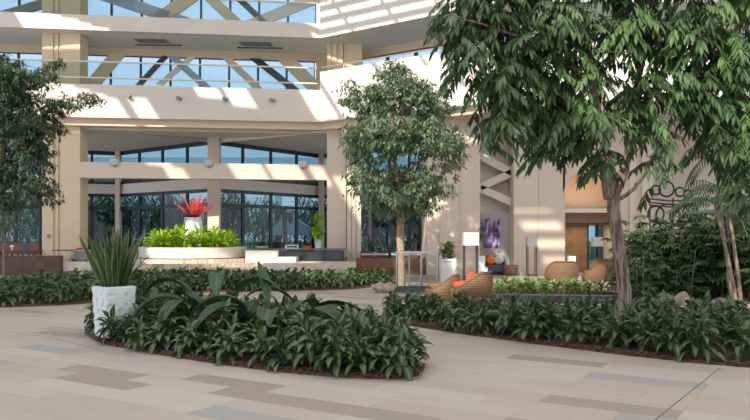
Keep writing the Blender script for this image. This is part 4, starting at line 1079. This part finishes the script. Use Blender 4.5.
# ------------------------------------------------------------------ potted plants
def potted(name, px, d_, z0, pot_h, pot_w, kind, leaf, h, label, seed, potm='white', n=60, ll=.2, lw=.05, sq=True, plantlabel=None):
    x = PX(px, d_)
    root = empty('planter_pot', (x, d_, z0), label[0], 'pot'); mb = MB()
    mb.lathe([(pot_w * .42, 0), (pot_w * .5, pot_h), (pot_w * .43, pot_h), (pot_w * .42, pot_h - .05)], 4 if sq else 20, rot=R(45) if sq else 0)
    mb.build('pot_body', potm, root)
    mb = MB(); mb.lathe([(pot_w * .42, pot_h - .07), (.01, pot_h - .05)], 12); mb.build('soil', 'soil', root)
    pr_ = empty(name, (x, d_, z0 + pot_h - .06), label[1], 'plant'); r = random.Random(seed); mb = MB(); st = MB()
    if kind == 'bush':
        for i in range(n):
            a = r.uniform(0, 2 * PI); el = r.uniform(.2, 1.4); q = Vector((r.uniform(-.1, .1), r.uniform(-.1, .1), r.uniform(0, h * .6)))
            mb.leaf(q, (math.cos(a), math.sin(a), el), ll * r.uniform(.7, 1.2), lw, droop=.6, rnd=r.random(), seg=3)
        st.tube([(0, 0, 0), (0, 0, h * .6)], .015, 5)
    else:
        for k in range(3): st.tube([(.03 * k - .03, 0, 0), (.05 * k - .05, .02 * k, h * .55), (.10 * k - .1, .03 * k, h * .9)], [.02, .015, .01], 6)
        for i in range(n):
            v = Vector((r.gauss(0, 1), r.gauss(0, 1), r.gauss(0, 1))).normalized() * r.random() ** .4
            q = Vector((v.x * h * .22, v.y * h * .2, h * (.45 if kind == 'tall' else .78) + v.z * h * (.42 if kind == 'tall' else .2)))
            mb.leaf(q, v + Vector((r.uniform(-.5, .5), 0, -.2)), ll * r.uniform(.7, 1.2), lw, droop=.4, rnd=r.random(), seg=3)
    st.build('stems', 'bark_pale', pr_); mb.build('foliage', leaf, pr_)
potted('leafy_plant', 447.5, 21.0, 0, .93, .60, 'bush', 'leaf_bright', .75, ('tall pale grey tapered pot behind the wicker chairs', 'light green leafy plant in the tall pale tapered pot'), 1, 'potwhite', 150, .28, .075)
potted('indoor_tree', 481.5, 27.0, .42, .42, .36, 'crown', 'leaf_dark_tree', 1.1, ('small white cube pot on the floor box right of the tall lamp', 'small indoor tree with dark crown beside the tall lamp'), 2, 'white', 90, .16, .05)
mb = MB(); mb.box(-.2, -.2, 0, .2, .2, .42); tag(mb.build('plinth_box', 'white', loc=(PX(481.5, 27), 27, 0)), 'white plinth box under the small cube pot', 'plinth')
potted('leafy_plant', 571.5, 27.6, 0, .82, .36, 'bush', 'leaf_lime', .45, ('narrow white pot at the left foot of the arch', 'light green plant in the narrow white pot by the arch'), 3, 'white', 60, .22, .04)
potted('ficus_plant', 318, 33.6, .9, .5, .4, 'tall', 'leaf_lime', 1.35, ('white pot behind the bar counter by the corner column', 'tall light green plant behind the bar counter'), 4, 'white', 220, .22, .08)
mb = MB(); mb.box(-.25, -.25, 0, .25, .25, .28); tag(mb.build('plant_stand', 'darkwood', loc=(PX(318, 33.6), 33.6, .62) if False else (PX(318, 33.6), 33.6, 0)), 'dark stand beneath the white pot behind the counter', 'stand')
bpy.data.objects['plant_stand'].scale.z = .9 / .28
potted('parlour_palm', 88, 33.3, .62, .4, .5, 'bush', 'leaf_dark_tree', 1.3, ('dark pot beside the left column', 'bushy dark green palm beside the left column'), 5, 'darkstone', 200, .34, .05)

# ------------------------------------------------------------------ furniture of the lounges
def chair(px, d_, z0, label, m, rz, group, scale=1):
    root = empty('dining_chair', (PX(px, d_), d_, z0), label, 'chair', group, rz=rz)
    mb = MB(); mb.box(-.24, -.24, .42, .24, .24, .50); mb.build('seat', m, root, bevel=.015)
    mb = MB(); mb.box(-.24, -.25, .5, .24, -.19, .92); mb.build('backrest', m, root, bevel=.015)
    for sx in (-1, 1):
        for sy in (-1, 1): mb = MB(); mb.box(sx * .21 - .02, sy * .21 - .02, 0, sx * .21 + .02, sy * .21 + .02, .43); mb.build('leg', 'darkwood', root)
for px, m, l in ((4, 'redwood', 'red-brown dining chair at the left picture edge behind the low wall'), (15, 'redwood', 'second red-brown dining chair from the left edge behind the low wall'), (26, 'greyfab', 'grey-green dining chair between the red-brown ones'), (36, 'redwood', 'red-brown dining chair closest to the left column')):
    chair(px, 32.2, .62 - .28, l, m, 0, 'dining chairs behind the low left wall')
for i, px in enumerate((366, 382, 403, 414)):
    chair(px, 31.6, 0, 'dining chair with dark back beyond the red-brown bench wall, ' + ('first from the left', 'second from the left', 'third from the left', 'nearest the pilaster')[i], 'darkwood', PI, 'dining chairs beyond the bench wall')
def table(px, d_, z0, wx, wy, h, label, top, legs='iron'):
    root = empty('dining_table', (PX(px, d_), d_, z0), label, 'table')
    mb = MB(); mb.box(-wx, -wy, h - .05, wx, wy, h); mb.build('tabletop', top, root, bevel=.008)
    for sx in (-1, 1):
        for sy in (-1, 1): mb = MB(); mb.box(sx * (wx - .06) - .025, sy * (wy - .06) - .025, 0, sx * (wx - .06) + .025, sy * (wy - .06) + .025, h - .05); mb.build('leg', legs, root)
table(375, 30.75, 0, .55, .35, .82, 'pale dining table beyond the bench wall, left one', 'palefab')
table(406, 30.75, 0, .62, .35, .82, 'pale dining table beyond the bench wall, right one', 'palefab')
table(18, 31.0, .62, .9, .3, .35, 'low dark table behind the left wall', 'darkwood')
table(66, 30.5, .52, .42, .4, .48, 'dark-topped table with chrome legs on the cheek wall', 'countertop', 'steel')
# dish and wrapped cloth on it
small('table_lamp', lambda m: m.lathe([(.05, 0), (.02, .03), (.02, .12), (.09, .13), (.06, .2)], 12), 'white', (PX(12, 31.0), 31.0, .97), 'small white bowl lamp on the low dark table at far left', 'lamp')
sv = empty('serving_cart', (PX(83, 30.6), 30.6, .52), 'grey serving cart right of the dark-topped table', 'cart')
mb = MB(); mb.box(-.28, -.25, .06, .28, .25, .42); mb.build('cabinet', 'slategrey', sv, bevel=.01)
mb = MB(); mb.box(-.32, -.28, .42, .32, .28, .46); mb.build('cart_top', 'palefab', sv, bevel=.005)
for sx in (-1, 1): mb = MB(); mb.tube([(sx * .2 - .02, -.2, .04), (sx * .2 + .02, -.2, .04)], .04, 10); mb.build('wheel', 'iron', sv)
small('folded_cloth', lambda m: (m.blob((0, 0, .05), (.16, .1, .05), 3, .2)), 'redfab', (PX(80, 30.6), 30.6, .98), 'pinkish red cloth lying on the serving cart', 'cloth')
# sofa group in the recess
sf = empty('sofa', (PX(494, 29.95), 29.95, 0), 'dark grey sofa in the recess under the purple artwork', 'sofa')
mb = MB(); mb.box(-.65, -.35, .12, .65, .35, .42); mb.build('seat', 'greyfab', sf, bevel=.04)
mb = MB(); mb.box(-.65, .25, .42, .65, .42, .80); mb.build('backrest', 'greyfab', sf, bevel=.04)
for s_ in (-1, 1):
    mb = MB(); mb.box(s_ * .72 - .08, -.35, .12, s_ * .72 + .08, .42, .6); mb.build('armrest', 'greyfab', sf, bevel=.03)
    for sy in (-.25, .3): mb = MB(); mb.box(s_ * .6 - .03, sy - .03, 0, s_ * .6 + .03, sy + .03, .12); mb.build('leg', 'iron', sf)
sf.scale = (.62, .85, .95)
def cushion(px, d_, z, m, label):
    mb = MB(); mb.blob((0, 0, .18), (.2, .08, .19), int(px), .06, 14, 8); tag(mb.build('cushion', m, loc=(PX(px, d_), d_, z), smooth=True), label, 'cushion')
cushion(491, 29.8, .42, 'orangefab', 'orange cushion on the dark sofa under the artwork')
cushion(499, 29.8, .42, 'palefab', 'pale grey cushion on the dark sofa under the artwork')
mb = MB(); mb.box(-.27, -.25, .04, .27, .25, .42); mb.box(-.24, -.22, 0, .24, .22, .04); tag(mb.build('stool', 'darkwood', loc=(PX(510, 29.2), 29.2, 0), bevel=.02), 'dark cube stool right of the sofa', 'stool')
art = empty('wall_art', (PX(489.5, 30.44), 30.44, 1.05), 'purple and maroon artwork of narrow panels on the grey recess wall', 'artwork')
for c_ in range(4):
    for r_ in range(2): mb = MB(); mb.box(-.43 + c_ * .22, -.04, .02 + r_ * .62, -.23 + c_ * .22, 0, .60 + r_ * .62); mb.build('art_panel', 'artwork', art)

# ------------------------------------------------------------------ ring screen and rail at right
DS = 23.5
sc_ = empty('ring_screen', PT(672, 235, DS), 'black wrought metal screen of linked rings right of the pilaster', 'screen'); o0 = PT(672, 235, DS)
def ring_part(px, py, r_, th=.032):
    c = PT(px, py, DS) - o0; mb = MB(); rr_ = r_ / F * DS
    mb.tube([c + Vector((math.cos(2 * PI * k / 24) * rr_, 0, math.sin(2 * PI * k / 24) * rr_)) for k in range(24)], th, 6, closed=True); mb.build('metal_ring', 'iron', sc_, smooth=True)
for a in ((666.5, 189, 7.5), (680, 192, 4.5), (656, 190, 4.5), (688, 194, 4), (668, 216, 12), (656, 214, 8), (680, 216, 10), (690, 212, 7), (660, 232, 9), (676, 234, 10), (689, 230, 8)): ring_part(*a)
mb = MB()
for py in (199, 202.5, 205): a = PT(650, py, DS) - o0; b = PT(694, py + 1, DS) - o0; mb.tube([a, (a + b) / 2 + Vector((0, 0, -.05)), b], .025, 6)
for px in (650, 673, 694): mb.tube([PT(px, 198, DS) - o0, Vector((PX(px, DS) - o0.x, 0, -o0.z))], .025, 6)
mb.build('frame_bars', 'iron', sc_)
DRR = 18.2
rr0 = Vector((PX(687, DRR), DRR, 0)); rl = empty('terrace_railing', rr0, 'green-tinted glass railing with grey handrail above the palm thicket', 'railing')
for px in (693, 699, 740): mb = MB(); x = PX(px, DRR) - rr0.x; mb.box(x - .035, -.03, 0, x + .035, .03, PZ(212, DRR)); mb.build('post', 'tealglass', rl)
mb = MB(); mb.bar(PT(684, 213, DRR) - rr0, PT(790, 205, DRR) - rr0, .08, .07); mb.build('handrail', 'slategrey', rl)
mb = MB(); mb.box(PX(700, DRR) - rr0.x, -.01, 1.2, PX(790, DRR) - rr0.x, .01, 2.0); mb.build('glass_panel', 'glass_rail', rl)

# ------------------------------------------------------------------ fittings on the facade
for i, (px, py) in enumerate(((128, 96), (178, 98), (224, 99), (271, 100))):
    s_ = sA(px, 0); p = FA(s_, 0); z = PZ(py, p.y)
    root = empty('facade_spotlight', (p.x, p.y, z), ('leftmost', 'second from left', 'third from left', 'rightmost')[i] + ' small spotlight on the lower balcony face', 'spotlight', 'spotlights on the balcony face')
    mb = MB(); mb.box(-.05, -.05, -.05, .05, 0.01, .05); mb.build('bracket', 'slategrey', root)
    mb = MB(); mb.tube([(-.02, -.10, .02), (.16, -.18, -.08)], [.06, .085], 10); mb.build('lamp_head', 'slategrey', root)
for i, px in enumerate((115, 209, 303)):
    p = FA(sA(px, .6), .6); root = empty('wall_speaker', (p.x, p.y - .02, 4.70), ('left', 'middle', 'right-hand')[i] + ' small grey speaker on the beam across the ground-floor bay', 'speaker', 'speakers on the bay beam')
    mb = MB(); mb.lathe([(.16, -.14), (.2, -.04), (.2, .12), (.01, .14)], 14, cy=-.02); mb.build('housing', 'palefab', root)
    mb = MB(); mb.box(-.03, -.02, -.2, .03, .04, -.1); mb.build('bracket', 'slategrey', root)
for (px, py, l) in ((152, 40.5, 'left rectangular air grille in the upper balcony soffit'), (256, 43.5, 'right rectangular air grille in the upper balcony soffit')):
    dd = 8.53 * F / (HZ - py); root = empty('air_grille', (PX(px, dd), dd, 10.13), l, 'air grille', 'air grilles of the soffit')
    mb = MB(); mb.prism([(-.7, -.32), (.65, -.22), (.7, .42), (-.65, .32)], -.03, 0); mb.build('grille_plate', 'slategrey', root)
    mb = MB(); mb.prism([(-.95, .62), (1.1, .72), (1.1, .84), (-.95, .74)], -.03, 0); mb.build('slot', 'darkframe', root)
p = PT(345, 128, 32.0); mb = MB(); mb.box(-.12, -.1, -.3, .12, .1, .3); mb.box(-.05, .05, -.1, .05, .16, .1); tag(mb.build('wall_light', 'white', loc=(p.x, 31.95, p.z), bevel=.03), 'white box light high on the corner column', 'light')

# ------------------------------------------------------------------ outside behind the windows
def out_tree(px, d_, h, w_, label, seed):
    h *= 1.08; w_ *= 1.0
    r = random.Random(seed); root = empty('garden_tree', (PX(px, d_), d_, -.02), label, 'tree', 'garden trees behind the windows')
    mb = MB(); limb(mb, [(0, 0, 0), (.1, 0, h * .3), (0, .1, h * .7)], .18, .06, 7); mb.build('trunk', 'bark', root)
    mb = MB()
    for i in range(1500):
        v = Vector((r.gauss(0, 1), r.gauss(0, 1), r.gauss(0, 1))).normalized() * r.random() ** .45
        q = Vector((v.x * w_, v.y * w_ * .6, h * .55 + v.z * h * .45)); mb.leaf(q, Vector((r.uniform(-1, 1), r.uniform(-1, 1), r.uniform(-1, .5))), .75, .42, rnd=r.random(), seg=1, droop=.2)
    mb.build('foliage', 'leaf_out', root)
OT = [(-20, 50, 5.5, 2.6), (15, 54, 5.5, 2.5), (45, 50, 5, 2.4), (88, 52, 4.4, 2.2), (104, 56, 5, 2.2), (128, 50, 4.6, 2.4), (158, 53, 4.8, 2.6), (182, 56, 4.4, 2.2), (226, 52, 4.9, 1.8), (262, 58, 4.4, 2.2), (312, 57, 4.4, 2.4), (338, 52, 4.4, 2.2), (372, 54, 4.6, 2.4), (398, 51, 4.4, 2.0), (418, 54, 5, 2.3)]
pos_words = ['far left edge', 'left edge, behind the dark tree', 'left column', 'first bay pane', 'second bay pane, farther off', 'third bay pane', 'middle of the left bay', 'planter plumes', 'bay centre column', 'white gable tent', 'right bay panes', 'corner column', 'middle tree, left one', 'middle tree, middle one', 'middle tree, right one']
for i, (px, d_, h, w_) in enumerate(OT): out_tree(px, d_, h, w_, 'dark garden tree seen through glass near the ' + pos_words[i], 200 + i)
def out_palm(px, d_, h, label, seed):
    r = random.Random(seed); root = empty('garden_palm', (PX(px, d_), d_, -.02), label, 'palm', 'garden palms behind the windows')
    mb = MB(); mb.tube([(0, 0, 0), (.08, 0, h * .5), (0, 0, h)], [.2, .15, .14], 8); mb.build('trunk', 'bark', root)
    mb = MB()
    for i in range(26):
        a = r.uniform(0, 6.28); el = r.uniform(-.6, 1.3); mb.leaf((0, 0, h), (math.cos(a), math.sin(a), el), 1.0, .38, droop=.9, rnd=r.random(), seg=4)
    mb.build('fronds', 'leaf_out', root)
for i, (px, d_, h) in enumerate(((238, 46, 3.2), (284, 47, 3.1), (100, 47, 2.9), (335, 46, 3.2), (150, 46, 2.6))):
    out_palm(px, d_, h, 'short garden palm beyond the glass, ' + ('left of the white tent', 'just left of the tent gable', 'behind the leftmost panes', 'behind the corner column', 'left of the red plumes')[i], 300 + i)
tn = empty('garden_tent', (PX(292, 54), 54, -.02), 'white gabled tent outside seen through the right bay windows', 'tent')
mb = MB(); wd, z0, z1 = 2.1, 1.6, 3.2
mb.add([(-wd, 0, z0), (wd, 0, z0), (-.3, 0, z1), (-wd, 5, z0), (wd, 5, z0), (-.3, 5, z1)], [(0, 1, 2), (5, 4, 3), (0, 2, 5, 3), (1, 4, 5, 2)]); mb.build('tent_roof', 'whitepaint', tn)
mb = MB()
for sx in (-1.9, 1.9):
    for sy in (.2, 4.8): mb.tube([(sx, sy, 0), (sx, sy, z0 + .02)], .05, 6)
mb.build('poles', 'whitepaint', tn)
nb = empty('entrance_canopy', (-9, 58, -.02), 'long blue-grey entrance canopy with white edge seen through the upper bay panes', 'canopy')
mb = MB(); mb.box(-28, 0, 6.2, 22, 8, 7.7); mb.build('canopy_roof', 'bluegrey', nb)
mb = MB(); mb.box(-28, -.3, 6.0, 22, 0, 6.3); mb.build('white_edge', 'whitepaint', nb)
for x in range(-26, 22, 9): mb = MB(); mb.box(x, 1, 0, x + .5, 1.5, 6.2); mb.build('post', 'bluegrey', nb)
# drop any untouched prototypes
for ps in (protos, hp, bp, lp):
    for k, o in enumerate(ps):
        if (id(ps), k) not in used: bpy.data.objects.remove(o)
